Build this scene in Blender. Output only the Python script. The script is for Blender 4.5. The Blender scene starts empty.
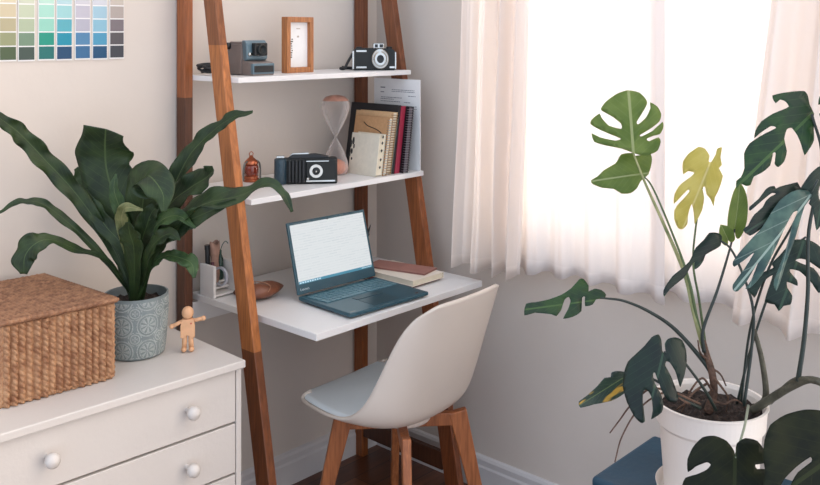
import bpy, math, random
from mathutils import Vector, Matrix
from mathutils.geometry import delaunay_2d_cdt
random.seed(7)
SC = bpy.context.scene
COL = SC.collection
PI = math.pi
OFF = {}

# ---------------------------------------------------------------- helpers
def lin(c):
    c = c / 255.0
    return c / 12.92 if c <= 0.04045 else ((c + 0.055) / 1.055) ** 2.4
def rgb(r, g, b, k=1.0):
    return (lin(r) * k, lin(g) * k, lin(b) * k, 1.0)

MATS = {}
def new_mat(name):
    m = bpy.data.materials.new(name); m.use_nodes = True
    nt = m.node_tree; nt.nodes.clear()
    out = nt.nodes.new('ShaderNodeOutputMaterial')
    return m, nt, out
def N(nt, kind, **kw):
    n = nt.nodes.new(kind)
    for k, v in kw.items():
        if k in n.inputs: n.inputs[k].default_value = v
        else: setattr(n, k, v)
    return n
def mat(name, c, rough=.5, var=.06, scale=12, bump=.0, bscale=60, metal=0, spec=.5, c2=None, stretch=(1, 1, 1), coat=0, trans=0, emit=None, estr=0):
    """principled surface with noise colour variation and bump, object coordinates"""
    if name in MATS: return MATS[name]
    m, nt, out = new_mat(name)
    b = N(nt, 'ShaderNodeBsdfPrincipled')
    b.inputs['Roughness'].default_value = rough; b.inputs['Metallic'].default_value = metal
    b.inputs['Specular IOR Level'].default_value = spec; b.inputs['Coat Weight'].default_value = coat
    b.inputs['Transmission Weight'].default_value = trans
    tc = N(nt, 'ShaderNodeTexCoord'); mp = N(nt, 'ShaderNodeMapping'); mp.inputs['Scale'].default_value = stretch
    nz = N(nt, 'ShaderNodeTexNoise'); nz.inputs['Scale'].default_value = scale; nz.inputs['Detail'].default_value = 5
    nt.links.new(tc.outputs['Object'], mp.inputs[0]); nt.links.new(mp.outputs[0], nz.inputs['Vector'])
    cr = N(nt, 'ShaderNodeValToRGB')
    c2 = c2 or tuple(min(1, x * (1 - 2 * var)) for x in c[:3]) + (1,)
    cr.color_ramp.elements[0].position = .35; cr.color_ramp.elements[1].position = .65
    cr.color_ramp.elements[0].color = c2; cr.color_ramp.elements[1].color = c
    nt.links.new(nz.outputs[0], cr.inputs[0]); nt.links.new(cr.outputs[0], b.inputs['Base Color'])
    if bump:
        n2 = N(nt, 'ShaderNodeTexNoise'); n2.inputs['Scale'].default_value = bscale; n2.inputs['Detail'].default_value = 4
        nt.links.new(mp.outputs[0], n2.inputs['Vector'])
        bp = N(nt, 'ShaderNodeBump'); bp.inputs['Strength'].default_value = bump; bp.inputs['Distance'].default_value = .01
        nt.links.new(n2.outputs[0], bp.inputs['Height']); nt.links.new(bp.outputs[0], b.inputs['Normal'])
    if emit:
        b.inputs['Emission Color'].default_value = emit; b.inputs['Emission Strength'].default_value = estr
    nt.links.new(b.outputs[0], out.inputs[0])
    MATS[name] = m
    return m
def wood(name, tones, cuts=(), rough=.42, axis=2, gscale=9, bump=.15):
    """wood with grain along an axis and end-jointed lengths of different tone (cuts along that axis)"""
    m, nt, out = new_mat(name)
    b = N(nt, 'ShaderNodeBsdfPrincipled'); b.inputs['Roughness'].default_value = rough
    tc = N(nt, 'ShaderNodeTexCoord'); sp = N(nt, 'ShaderNodeSeparateXYZ')
    nt.links.new(tc.outputs['Object'], sp.inputs[0])
    dv = N(nt, 'ShaderNodeMath', operation='DIVIDE'); dv.inputs[1].default_value = 2.0
    nt.links.new(sp.outputs[axis], dv.inputs[0])
    cr = N(nt, 'ShaderNodeValToRGB'); r = cr.color_ramp; r.interpolation = 'CONSTANT'
    r.elements[0].color = tones[0]; r.elements[0].position = 0
    r.elements.remove(r.elements[1])
    for z, t in zip(cuts, tones[1:]):
        e = r.elements.new(z / 2.0); e.color = t
    nt.links.new(dv.outputs[0], cr.inputs[0])
    mp = N(nt, 'ShaderNodeMapping'); s = [14, 14, 14]; s[axis] = 1.1; mp.inputs['Scale'].default_value = s
    nt.links.new(tc.outputs['Object'], mp.inputs[0])
    nz = N(nt, 'ShaderNodeTexNoise'); nz.inputs['Scale'].default_value = gscale; nz.inputs['Detail'].default_value = 6; nz.inputs['Distortion'].default_value = .6
    nt.links.new(mp.outputs[0], nz.inputs['Vector'])
    g = N(nt, 'ShaderNodeValToRGB'); g.color_ramp.elements[0].position = .3; g.color_ramp.elements[1].position = .72
    g.color_ramp.elements[0].color = (.55, .5, .46, 1); g.color_ramp.elements[1].color = (1.12, 1.1, 1.06, 1)
    nt.links.new(nz.outputs[0], g.inputs[0])
    mx = N(nt, 'ShaderNodeMix', data_type='RGBA', blend_type='MULTIPLY'); mx.inputs[0].default_value = 1
    nt.links.new(cr.outputs[0], mx.inputs[6]); nt.links.new(g.outputs[0], mx.inputs[7])
    nt.links.new(mx.outputs[2], b.inputs['Base Color'])
    bp = N(nt, 'ShaderNodeBump'); bp.inputs['Strength'].default_value = bump; bp.inputs['Distance'].default_value = .004
    nt.links.new(nz.outputs[0], bp.inputs['Height']); nt.links.new(bp.outputs[0], b.inputs['Normal'])
    nt.links.new(b.outputs[0], out.inputs[0])
    return m

class MB:
    """collects shapes and links them as one mesh object (world coordinates by default)"""
    def __init__(s): s.v = []; s.f = []; s.mi = []; s.cur = 0
    def add(s, vs, fs, mi=None):
        n = len(s.v); s.v += [Vector(p) for p in vs]; s.f += [tuple(i + n for i in q) for q in fs]
        s.mi += [s.cur if mi is None else mi] * len(fs); return s
    def box(s, x0, x1, y0, y1, z0, z1, mi=None, rot=None, pivot=None):
        vs = [Vector((x, y, z)) for z in (z0, z1) for y in (y0, y1) for x in (x0, x1)]
        if rot is not None:
            p = Vector(pivot) if pivot else Vector(((x0 + x1) / 2, (y0 + y1) / 2, (z0 + z1) / 2))
            vs = [p + rot @ (q - p) for q in vs]
        return s.add(vs, [(0, 2, 3, 1), (4, 5, 7, 6), (0, 1, 5, 4), (2, 6, 7, 3), (0, 4, 6, 2), (1, 3, 7, 5)], mi)
    def beam(s, a, b, w, d, side=(1, 0, 0), w2=None, d2=None, mi=None):
        """square bar from a to b, w along side, d across"""
        a, b = Vector(a), Vector(b); ax = (b - a).normalized(); sd = Vector(side); sd = (sd - ax * sd.dot(ax)).normalized(); up = ax.cross(sd)
        w2 = w2 or w; d2 = d2 or d; vs = []
        for p, ww, dd in ((a, w, d), (b, w2, d2)):
            for i, j in ((-1, -1), (1, -1), (1, 1), (-1, 1)): vs.append(p + sd * i * ww / 2 + up * j * dd / 2)
        return s.add(vs, [(0, 3, 2, 1), (4, 5, 6, 7), (0, 1, 5, 4), (1, 2, 6, 5), (2, 3, 7, 6), (3, 0, 4, 7)], mi)
    def prism(s, poly, p0, p1, place, mi=None):
        """poly (a,b) extruded from p0 to p1; place(a,b,t)->xyz"""
        n = len(poly); vs = [place(a, b, p0) for a, b in poly] + [place(a, b, p1) for a, b in poly]
        fs = [tuple(range(n))[::-1], tuple(range(n, 2 * n))] + [(i, (i + 1) % n, n + (i + 1) % n, n + i) for i in range(n)]
        return s.add(vs, fs, mi)
    def lathe(s, prof, c=(0, 0, 0), n=32, axis=(0, 0, 1), mi=None, caps=True):
        c = Vector(c); ax = Vector(axis).normalized(); t = Vector((1, 0, 0)) if abs(ax.x) < .9 else Vector((0, 1, 0))
        e1 = (t - ax * t.dot(ax)).normalized(); e2 = ax.cross(e1); vs = []; fs = []
        for r, h in prof:
            for k in range(n):
                a = 2 * PI * k / n; vs.append(c + ax * h + (e1 * math.cos(a) + e2 * math.sin(a)) * max(r, 1e-5))
        for i in range(len(prof) - 1):
            for k in range(n):
                k2 = (k + 1) % n; fs.append((i * n + k, i * n + k2, (i + 1) * n + k2, (i + 1) * n + k))
        if caps:
            fs.append(tuple(range(n))[::-1]); fs.append(tuple(range((len(prof) - 1) * n, len(prof) * n)))
        return s.add(vs, fs, mi)
    def tube(s, pts, r, n=8, mi=None, sub=6):
        pts = spline([Vector(p) for p in pts], sub) if sub > 1 and len(pts) > 2 else [Vector(p) for p in pts]
        m = len(pts); rad = r if callable(r) else (lambda t: r); vs = []; fs = []
        up = None
        for i, p in enumerate(pts):
            d = (pts[min(i + 1, m - 1)] - pts[max(i - 1, 0)]).normalized()
            if up is None: up = Vector((0, 0, 1)) if abs(d.z) < .9 else Vector((1, 0, 0))
            e1 = (up - d * up.dot(d)).normalized(); up = e1; e2 = d.cross(e1); rr = rad(i / (m - 1))
            for k in range(n):
                a = 2 * PI * k / n; vs.append(p + (e1 * math.cos(a) + e2 * math.sin(a)) * rr)
        for i in range(m - 1):
            for k in range(n):
                k2 = (k + 1) % n; fs.append((i * n + k, i * n + k2, (i + 1) * n + k2, (i + 1) * n + k))
        fs.append(tuple(range(n))[::-1]); fs.append(tuple(range((m - 1) * n, m * n)))
        return s.add(vs, fs, mi)
    def ball(s, c, r, n=20, sc=(1, 1, 1), mi=None):
        c = Vector(c); vs = []; fs = []; m = n // 2
        for i in range(m + 1):
            a = PI * i / m
            for k in range(n):
                b = 2 * PI * k / n
                vs.append(c + Vector((math.sin(a) * math.cos(b) * sc[0], math.sin(a) * math.sin(b) * sc[1], math.cos(a) * sc[2])) * r)
        for i in range(m):
            for k in range(n):
                k2 = (k + 1) % n; fs.append((i * n + k, (i + 1) * n + k, (i + 1) * n + k2, i * n + k2))
        return s.add(vs, fs, mi)
    def grid(s, fn, nu, nv, closed=False, mi=None):
        vs = [fn(i / nu, j / nv) for i in range(nu + 1) for j in range(nv + 1)]; fs = []
        for i in range(nu):
            for j in range(nv):
                a = i * (nv + 1) + j; fs.append((a, a + nv + 1, a + nv + 2, a + 1))
        return s.add(vs, fs, mi)
    def build(s, name, m, parent=None, smooth=False, bevel=0, seg=2, solid=0, soff=0, sub=0, local=False, weld=False):
        me = bpy.data.meshes.new(name); vs = s.v
        if parent is None:
            if not local:
                xs = [p.x for p in vs]; ys = [p.y for p in vs]; zs = [p.z for p in vs]
                o = Vector(((min(xs) + max(xs)) / 2, (min(ys) + max(ys)) / 2, min(zs)))
            else: o = Vector((0, 0, 0))
        else: o = OFF.get(parent.name, Vector((0, 0, 0)))
        sh = Vector((0, 0, 0)) if local else o
        me.from_pydata([tuple(p - sh) for p in vs], [], s.f)
        ms = m if isinstance(m, (list, tuple)) else [m]
        for q in ms: me.materials.append(q)
        if len(ms) > 1:
            for p, i in zip(me.polygons, s.mi): p.material_index = i
        if smooth:
            for p in me.polygons: p.use_smooth = True
        import bmesh
        bm = bmesh.new(); bm.from_mesh(me)
        if weld: bmesh.ops.remove_doubles(bm, verts=bm.verts, dist=1e-5)
        if not solid: bmesh.ops.recalc_face_normals(bm, faces=bm.faces)
        bm.to_mesh(me); bm.free()
        ob = bpy.data.objects.new(name, me); COL.objects.link(ob)
        if parent is None:
            if not local: ob.location = o
            OFF[ob.name] = Vector(o)
        else:
            ob.parent = parent; OFF[ob.name] = Vector(o)
        if solid:
            q = ob.modifiers.new('thickness', 'SOLIDIFY'); q.thickness = solid; q.offset = soff
        if bevel:
            q = ob.modifiers.new('bevel', 'BEVEL'); q.width = bevel; q.segments = seg; q.limit_method = 'ANGLE'; q.angle_limit = .6
        if sub:
            q = ob.modifiers.new('sub', 'SUBSURF'); q.levels = sub; q.render_levels = sub
        return ob

def spline(p, sub):
    out = []; n = len(p)
    for i in range(n - 1):
        a = p[i - 1] if i else p[0] * 2 - p[1]; b = p[i]; c = p[i + 1]; d = p[i + 2] if i + 2 < n else p[-1] * 2 - p[-2]
        for k in range(sub):
            t = k / sub
            out.append(.5 * ((2 * b) + (c - a) * t + (2 * a - 5 * b + 4 * c - d) * t * t + (3 * b - a - 3 * c + d) * t ** 3))
    out.append(p[-1]); return out
def lerp_tab(tab, t):
    """smooth interpolation in a list of equally spaced numbers"""
    n = len(tab) - 1; x = min(max(t, 0), 1) * n; i = min(int(x), n - 1); f = x - i; f = f * f * (3 - 2 * f) if False else f
    a = tab[max(i - 1, 0)]; b = tab[i]; c = tab[i + 1]; d = tab[min(i + 2, n)]
    return .5 * (2 * b + (c - a) * f + (2 * a - 5 * b + 4 * c - d) * f * f + (3 * b - a - 3 * c + d) * f ** 3)
def tag(o, label, cat, group=None):
    o['label'] = label; o['category'] = cat
    if group: o['group'] = group
    return o
def thing(name, label, cat, loc, rz=0, group=None):
    o = bpy.data.objects.new(name, None); COL.objects.link(o); o.empty_display_size = .05
    o.location = loc; o.rotation_euler = (0, 0, rz); OFF[o.name] = Vector(loc)
    return tag(o, label, cat, group)
def struct(o): o['kind'] = 'structure'; return o

# ---------------------------------------------------------------- camera
cam = bpy.data.cameras.new('camera'); co = bpy.data.objects.new('camera', cam); COL.objects.link(co)
co.location = (-2.486, -2.46, 1.57); co.rotation_euler = (PI / 2, 0, math.radians(42.6 - 90))
cam.sensor_width = 36; cam.lens = 912 / 820 * 36; cam.shift_y = -(242.5 - 32) / 820; cam.clip_start = .05
SC.camera = co
SC.view_settings.view_transform = 'Standard'; SC.view_settings.look = 'None'; SC.view_settings.gamma = 1
SC.view_settings.exposure = 0.10

# ---------------------------------------------------------------- materials
WHITE = mat('white painted wood', rgb(226, 220, 214), .45, .02, 5, .06, 40)
SHELFW = mat('white laminate', rgb(232, 228, 224), .35, .015, 6)
WALL = mat('painted plaster wall', rgb(215, 204, 193), .85, .03, 2.2, .22, 9)
BASEB = mat('painted baseboard', rgb(214, 210, 208), .5, .03, 6)
BLACKP = mat('black plastic', rgb(26, 28, 30), .4, .1, 20)
BLACKL = mat('black leatherette', rgb(20, 26, 26), .45, .1, 30, .4, 400)
CHROME = mat('brushed metal', rgb(205, 205, 200), .25, .05, 20, metal=1)
CREAM = mat('cream paper', rgb(226, 214, 190), .8, .04, 30, .1, 200)
PAPER = mat('white paper', rgb(235, 233, 230), .8, .02, 30)
T1, T2, T3, T4 = rgb(128, 66, 34), rgb(156, 84, 42), rgb(92, 46, 28), rgb(190, 112, 58)

# ---------------------------------------------------------------- setting
b = MB(); b.box(-3.4, .2, 0, .2, 0, 2.6); struct(b.build('wall_left', WALL))
WY0, WY1, WZ0, WZ1 = -1.78, -.56, .875, 2.12
b = MB(); b.box(0, .2, -2.35, WY0, 0, 2.6); b.box(0, .2, WY1, 0, 0, 2.6); b.box(0, .2, WY0, WY1, 0, WZ0); b.box(0, .2, WY0, WY1, WZ1, 2.6)
struct(b.build('wall_right', WALL))
def floor_mat():
    m, nt, out = new_mat('parquet floor')
    b = N(nt, 'ShaderNodeBsdfPrincipled'); b.inputs['Roughness'].default_value = .35
    tc = N(nt, 'ShaderNodeTexCoord'); mp = N(nt, 'ShaderNodeMapping'); mp.inputs['Rotation'].default_value = (0, 0, 0)
    br = N(nt, 'ShaderNodeTexBrick'); br.inputs['Scale'].default_value = 1; br.inputs['Brick Width'].default_value = .9; br.inputs['Row Height'].default_value = .085
    br.inputs['Mortar Size'].default_value = .0015
    br.inputs['Color1'].default_value = rgb(118, 72, 48); br.inputs['Color2'].default_value = rgb(84, 48, 32); br.inputs['Mortar'].default_value = rgb(35, 20, 14)
    nt.links.new(tc.outputs['Object'], mp.inputs[0]); nt.links.new(mp.outputs[0], br.inputs['Vector'])
    m2 = N(nt, 'ShaderNodeMapping'); m2.inputs['Scale'].default_value = (2, 22, 1); nt.links.new(tc.outputs['Object'], m2.inputs[0])
    nz = N(nt, 'ShaderNodeTexNoise'); nz.inputs['Scale'].default_value = 3; nz.inputs['Detail'].default_value = 6; nt.links.new(m2.outputs[0], nz.inputs['Vector'])
    g = N(nt, 'ShaderNodeValToRGB'); g.color_ramp.elements[0].color = (.5, .5, .5, 1); g.color_ramp.elements[1].color = (1.3, 1.3, 1.3, 1)
    nt.links.new(nz.outputs[0], g.inputs[0])
    mx = N(nt, 'ShaderNodeMix', data_type='RGBA', blend_type='MULTIPLY'); mx.inputs[0].default_value = 1
    nt.links.new(br.outputs[0], mx.inputs[6]); nt.links.new(g.outputs[0], mx.inputs[7]); nt.links.new(mx.outputs[2], b.inputs['Base Color'])
    nt.links.new(b.outputs[0], out.inputs[0]); return m
b = MB(); b.box(-3.4, .2, -2.35, .2, -.1, 0); struct(b.build('floor', floor_mat()))
prof = [(0, 0), (.018, 0), (.018, .075), (.014, .082), (.014, .1), (.009, .108), (0, .112)]
b = MB(); b.prism(prof, -3.4, -.0, lambda a, z, t: (t, -a, z)); struct(b.build('baseboard_left', BASEB))
b = MB(); b.prism(prof, -2.35, -.018, lambda a, z, t: (-a, t, z)); struct(b.build('baseboard_right', BASEB))

# window: painted frame with slim glazing bars, glass panes
w = bpy.data.objects.new('window_1', None); COL.objects.link(w); w.location = (.08, (WY0 + WY1) / 2, WZ0); OFF[w.name] = Vector(w.location); w['kind'] = 'structure'
b = MB(); X0, X1 = .05, .11
b.box(X0, X1, WY0, WY0 + .04, WZ0, WZ1); b.box(X0, X1, WY1 - .04, WY1, WZ0, WZ1)
b.box(X0, X1, WY0 + .04, WY1 - .04, WZ0, WZ0 + .045); b.box(X0, X1, WY0 + .04, WY1 - .04, WZ1 - .045, WZ1)
b.box(X0, X1, -1.225, -1.175, WZ0 + .045, WZ1 - .045)
b.build('window_frame', WHITE, w, bevel=.003)
b = MB()
z = WZ0 + .09 + .0
zz = [1.03 + .1125 * k for k in range(-1, 10)]
for z in zz:
    for (ya, yb) in ((WY0 + .04, -1.225), (-1.175, WY1 - .04)): b.box(.066, .094, ya, yb, z - .006, z + .006)
for y in (-1.60, -1.40, -1.03, -.88, -.72):
    b.box(.068, .092, y - .006, y + .006, WZ0 + .045, WZ1 - .045)
b.build('glazing_bars', WHITE, w)
def glass_mat(name='window glass', tint=(1, 1, 1, 1), mixf=.06):
    m, nt, out = new_mat(name)
    t = N(nt, 'ShaderNodeBsdfTransparent'); t.inputs[0].default_value = tint
    g = N(nt, 'ShaderNodeBsdfGlossy'); g.inputs['Roughness'].default_value = .02
    fr = N(nt, 'ShaderNodeFresnel'); fr.inputs[0].default_value = 1.3
    mx = N(nt, 'ShaderNodeMixShader'); nt.links.new(fr.outputs[0], mx.inputs[0])
    nt.links.new(t.outputs[0], mx.inputs[1]); nt.links.new(g.outputs[0], mx.inputs[2]); nt.links.new(mx.outputs[0], out.inputs[0]); return m
b = MB(); b.box(.079, .081, WY0 + .04, WY1 - .04, WZ0 + .045, WZ1 - .045); b.build('window_pane', glass_mat(), w)
b = MB(); b.box(-.03, .05, WY0 - .03, WY1 + .03, WZ0 - .022, WZ0); struct(b.build('trim_1', WHITE, bevel=.003))

# ---------------------------------------------------------------- curtains
def cloth_mat(name, c, transp, transl, hem=None):
    m, nt, out = new_mat(name)
    d = N(nt, 'ShaderNodeBsdfDiffuse'); d.inputs[0].default_value = c
    t = N(nt, 'ShaderNodeBsdfTranslucent'); t.inputs[0].default_value = c
    p = N(nt, 'ShaderNodeBsdfTransparent')
    tc = N(nt, 'ShaderNodeTexCoord'); mp = N(nt, 'ShaderNodeMapping'); mp.inputs['Scale'].default_value = (1, 1, .3)
    nz = N(nt, 'ShaderNodeTexNoise'); nz.inputs['Scale'].default_value = 220; nt.links.new(tc.outputs['Object'], mp.inputs[0]); nt.links.new(mp.outputs[0], nz.inputs['Vector'])
    bp = N(nt, 'ShaderNodeBump'); bp.inputs['Strength'].default_value = .15; bp.inputs['Distance'].default_value = .002
    nt.links.new(nz.outputs[0], bp.inputs['Height']); nt.links.new(bp.outputs[0], d.inputs['Normal'])
    m1 = N(nt, 'ShaderNodeMixShader'); m1.inputs[0].default_value = transl
    nt.links.new(d.outputs[0], m1.inputs[1]); nt.links.new(t.outputs[0], m1.inputs[2])
    m2 = N(nt, 'ShaderNodeMixShader'); m2.inputs[0].default_value = transp
    # the stitched hem is doubled cloth and lets less light through
    sp = N(nt, 'ShaderNodeSeparateXYZ'); nt.links.new(tc.outputs['Object'], sp.inputs[0])
    lt = N(nt, 'ShaderNodeMath', operation='GREATER_THAN'); lt.inputs[1].default_value = .052; nt.links.new(sp.outputs[2], lt.inputs[0])
    ml = N(nt, 'ShaderNodeMath', operation='MULTIPLY_ADD'); ml.inputs[1].default_value = transp * .55; ml.inputs[2].default_value = transp * .45
    nt.links.new(lt.outputs[0], ml.inputs[0]); nt.links.new(ml.outputs[0], m2.inputs[0])
    nt.links.new(m1.outputs[0], m2.inputs[1]); nt.links.new(p.outputs[0], m2.inputs[2]); nt.links.new(m2.outputs[0], out.inputs[0]); return m
SHEER = cloth_mat('sheer white voile', rgb(252, 246, 242), .14, .42)
DRAPE = cloth_mat('cream cotton drape', rgb(252, 245, 239), .10, .55)
def curtain(name, m, x, top, bot, z0, z1, folds, amp, seed, nu=160):
    """top/bot = (y start, y end) at the rail and at the hem; folds deepen towards the hem"""
    rnd = random.Random(seed); ph = [rnd.uniform(0, 6.28) for _ in range(4)]
    def f(u, v):
        y = (top[0] + (top[1] - top[0]) * u) * v + (bot[0] + (bot[1] - bot[0]) * u) * (1 - v)
        a = amp * (1.0 - .35 * v)
        uu = u + .02 * math.sin(5 * u + ph[0])
        s = math.sin(2 * PI * folds * uu + ph[1]); s = math.copysign(abs(s) ** .75, s)
        dx = a * (s + .35 * math.sin(2 * PI * folds * 2.3 * uu + ph[2] + v) + .25 * math.sin(9 * v + 7 * u + ph[3]) * (1 - v))
        y += .3 * a * math.cos(2 * PI * folds * uu + ph[1]) 
        z = z0 + (z1 - z0) * v + (.006 * math.sin(7 * u + ph[0]) + .008 * s) * (1 - v)
        return (x + dx, y, z)
    b = MB(); b.grid(f, nu, 40)
    o = b.build(name, m, smooth=True, solid=.0012)
    return o
tag(curtain('curtain', DRAPE, -.132, (-.570, -.82), (-.505, -.765), .79, 2.32, 3.6, .024, 3), 'cream cotton curtain gathered at the corner side of the window', 'curtain', 'curtains')
tag(curtain('curtain', DRAPE, -.138, (-1.640, -2.15), (-1.455, -2.1), .815, 2.32, 5.2, .026, 11), 'beige cotton curtain drawn aside behind the tall monstera leaves', 'curtain', 'curtains')
tag(curtain('curtain', SHEER, -.075, (-.66, -1.24), (-.64, -1.235), .805, 2.32, 5, .010, 5), 'white sheer curtain panel beside the cream curtain near the desk', 'curtain', 'curtains')
tag(curtain('curtain', SHEER, -.06, (-1.19, -1.84), (-1.19, -1.80), .815, 2.32, 4, .009, 8), 'white sheer curtain panel behind the yellow monstera leaf', 'curtain', 'curtains')
r = thing('curtain_rod', 'white rod above the window carrying the curtains', 'curtain rod', (-.1, -1.3, 2.33))
b = MB(); b.tube([(-.1, -.42, 2.345), (-.1, -2.2, 2.345)], .01, 12, sub=1); b.build('rod', WHITE, r, smooth=True)
for y in (-.46, -2.17): b = MB(); b.beam((-.1, y, 2.345), (0.0, y, 2.345), .015, .015, side=(0, 1, 0)); b.build('bracket', WHITE, r)

# ---------------------------------------------------------------- paint sample cards
cards = [
 ('dark green to beige', [(70,88,58),(146,150,112),(178,168,134),(204,190,158),(214,200,172),(222,210,186)]),
 ('forest green to pale sage', [(58,76,68),(112,138,114),(172,184,154),(192,200,172),(206,208,186),(216,214,196)]),
 ('emerald green to mint', [(0,106,102),(0,144,122),(146,204,184),(166,214,196),(186,220,204),(200,226,212)]),
 ('navy and teal to pale aqua', [(0,66,104),(0,138,162),(86,168,180),(156,204,204),(180,210,214),(200,220,222)]),
 ('denim blue to lilac grey', [(48,102,144),(76,128,166),(178,176,188),(190,186,196),(204,200,206),(214,210,214)]),
 ('deep blue to sky blue', [(0,72,110),(70,148,180),(136,184,202),(160,194,208),(206,206,212),(214,214,218)]),
 ('charcoal to warm grey', [(58,62,70),(84,80,84),(120,110,114),(174,162,154),(196,184,172),(208,198,188)])]
xs = [-1.434, -1.383, -1.327, -1.275, -1.220, -1.167, -1.113]
edge = ['leftmost card', 'second card from the left', 'third card from the left', 'fourth card from the left', 'third card from the right', 'second card from the right', 'rightmost card']
for k, ((nm, cs), x) in enumerate(zip(cards, xs)):
    wd = .043; b = MB(); z0 = 1.494 - .001 * (k % 2)
    b.box(x - .0015, x + wd + .0015, -.004, 0, z0 - .003, z0 + .2335, mi=0)
    ms = [PAPER]
    for q, c in enumerate(cs):
        b.box(x + .0, x + wd, -.0046, -.004, z0 + q * .0385 + .001, z0 + q * .0385 + .036, mi=q + 1)
        ms.append(mat('chip %d %d' % (k, q), rgb(*c, k=.95), .5, .01, 5))
    tag(b.build('paint_sample_card', ms), '%s paint sample, %s on the wall' % (nm, edge[k]), 'paint card', 'paint sample cards on the wall')

# ---------------------------------------------------------------- ladder desk
L = thing('ladder_desk', 'white shelved ladder desk of brown wood leaning in the corner', 'ladder desk', (-.49, -.3, 0))
RA = wood('rear post wood', [rgb(84, 48, 30), rgb(96, 56, 34), rgb(160, 92, 50)], (.72, 1.36))
RB = wood('rear post wood b', [rgb(158, 92, 48), rgb(126, 70, 40), rgb(122, 70, 42)], (.5, 1.25))
FA = wood('front post wood', [rgb(126, 72, 40), rgb(184, 114, 62), rgb(140, 84, 48)], (.66, 1.53))
FB = wood('front post wood b', [rgb(136, 76, 42), rgb(160, 94, 54), rgb(126, 74, 44)], (.6, 1.3))
PX0, PX1 = -.876, -.112
for x, m in ((PX0, RA), (PX1, RB)):
    b = MB(); b.box(x - .015, x + .015, -.052, -.008, 0, 1.95); b.build('rear_post', m, L, bevel=.002)
def legy(z): return -.173 - (1.675 - z) * .186
for x, m in ((PX0, FA), (PX1, FB)):
    b = MB(); b.prism([(legy(0) - .036, 0), (legy(0) + .028, 0), (legy(1.95) + .026, 1.95), (legy(1.95) - .030, 1.95)], x - .014, x + .014, lambda y, z, t: (t, y, z))
    b.build('front_leg', m, L, bevel=.003)
for x, m in ((PX0, FA), (PX1, RA)):
    b = MB(); b.box(x - .011, x + .011, legy(.1) + .03, -.052, .075, .135); b.build('side_rail', m, L, bevel=.002)
def shelf(zt, th, yb, yf, name, x0=PX0 + .0145, x1=PX1 - .0155):
    yl = legy(zt - th) - .032; b = MB()
    poly = [(x0, yb), (x1, yb), (x1, yl), (x1 + .012, yl), (x1 + .012, yf), (x0, yf)]
    b.prism(poly, zt - th, zt, lambda x, y, z: (x, y, z)); return b.build(name, SHELFW, L, bevel=.0015)
shelf(1.436, .016, -.012, -.285, 'shelf')
shelf(1.087, .017, -.012, -.345, 'shelf')
shelf(.752, .020, -.012, -.603, 'desktop', x0=-.8405)
b = MB(); b.box(PX0 + .0145, PX1 - .0145, -.03, -.012, .66, .725); b.build('back_rail', SHELFW, L, bevel=.001)
# ---------------------------------------------------------------- dresser
D = thing('dresser', 'white chest of drawers with round knobs under the basket', 'dresser', (-1.357, -.28, 0))
D.rotation_euler.z = math.radians(-2.5); D.location = (-1.345, -.266, 0)
DW = mat('dresser paint', rgb(208, 201, 194), .4, .015, 4, .08, 70)
b = MB(); b.box(-1.684, -1.034, -.547, -.050, .70, .72); b.build('top', DW, D, bevel=.003)
b = MB()
b.box(-1.68, -1.664, -.53, -.052, .0, .70); b.box(-1.052, -1.036, -.53, -.052, .0, .70)
b.box(-1.664, -1.052, -.07, -.054, .05, .70); b.box(-1.664, -1.052, -.525, -.07, .05, .066); b.box(-1.664, -1.052, -.525, -.51, .0, .05)
for z in (.2945, .4275, .558): b.box(-1.664, -1.052, -.512, -.07, z - .004, z + .004)
b.build('body', DW, D, bevel=.0015)
for z0, z1 in ((.562, .697), (.430, .556), (.298, .424), (.166, .292), (.070, .160)):
    b = MB(); b.box(-1.6615, -1.0545, -.530, -.512, z0, z1); dr = b.build('drawer', DW, D, bevel=.002)
    for x in (-1.196, -1.548):
        kz = z1 - .064 if z1 > .2 else .115
        b = MB(); b.lathe([(.007, 0), (.0065, .014), (.0095, .017), (.015, .022), (.0168, .030), (.015, .038), (.009, .0435), (0, .0445)], (x, -.5295, kz), 24, axis=(0, -1, 0), caps=False)
        b.build('knob', DW, dr, smooth=True)

# ---------------------------------------------------------------- wicker basket
WK = mat('woven water hyacinth', rgb(180, 138, 102), .65, .2, 50, .3, 300, c2=rgb(142, 98, 68))
WK2 = mat('woven water hyacinth lid', rgb(164, 120, 88), .65, .2, 50, .3, 300, c2=rgb(122, 82, 58))
def weave(b, A, B, place, pitch, amp, na, nb):
    """rope columns running along b, twisted; place(a,b,h)"""
    rnd = random.Random(int(A * 1000))
    cols = int(round(A / pitch)); ph = [rnd.uniform(0, 1) for _ in range(cols + 2)]; am = [rnd.uniform(.75, 1.15) for _ in range(cols + 2)]
    def f(u, v):
        x = u * cols; c = min(int(x), cols - 1); fr = x - c
        e = min(u, v, 1 - u, 1 - v); 
        body = math.sin(PI * fr) ** .6 if 0 < fr < 1 else 0
        tw = abs(math.sin(PI * (v * B / .0135 + ph[c] + (fr - .5) * .8))) ** .7
        h = amp * am[c] * body * (.62 + .48 * tw) * (1 if e > 0 else 0)
        wob = .0006 * math.sin(v * 40 + c)
        return place(u * A + wob * (0 < u < 1), v * B, h)
    b.grid(f, na, nb)
K = thing('wicker_basket', 'brown woven wicker basket with flat lid on the dresser', 'basket', (-1.452, -.230, .7205), math.radians(-4))
hx, hy, kz0, kz1 = .131, .165, 0, .184
b = MB()
weave(b, 2 * hx, kz1, lambda a, q, h: (-hx + a, -hy - h, q), .0172, .0125, 224, 130)
weave(b, 2 * hx, kz1, lambda a, q, h: (-hx + a, hy + h * .6, q), .0172, .0125, 96, 40)
weave(b, 2 * hy, kz1, lambda a, q, h: (hx + h, -hy + a, q), .0172, .0125, 160, 90)
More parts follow.
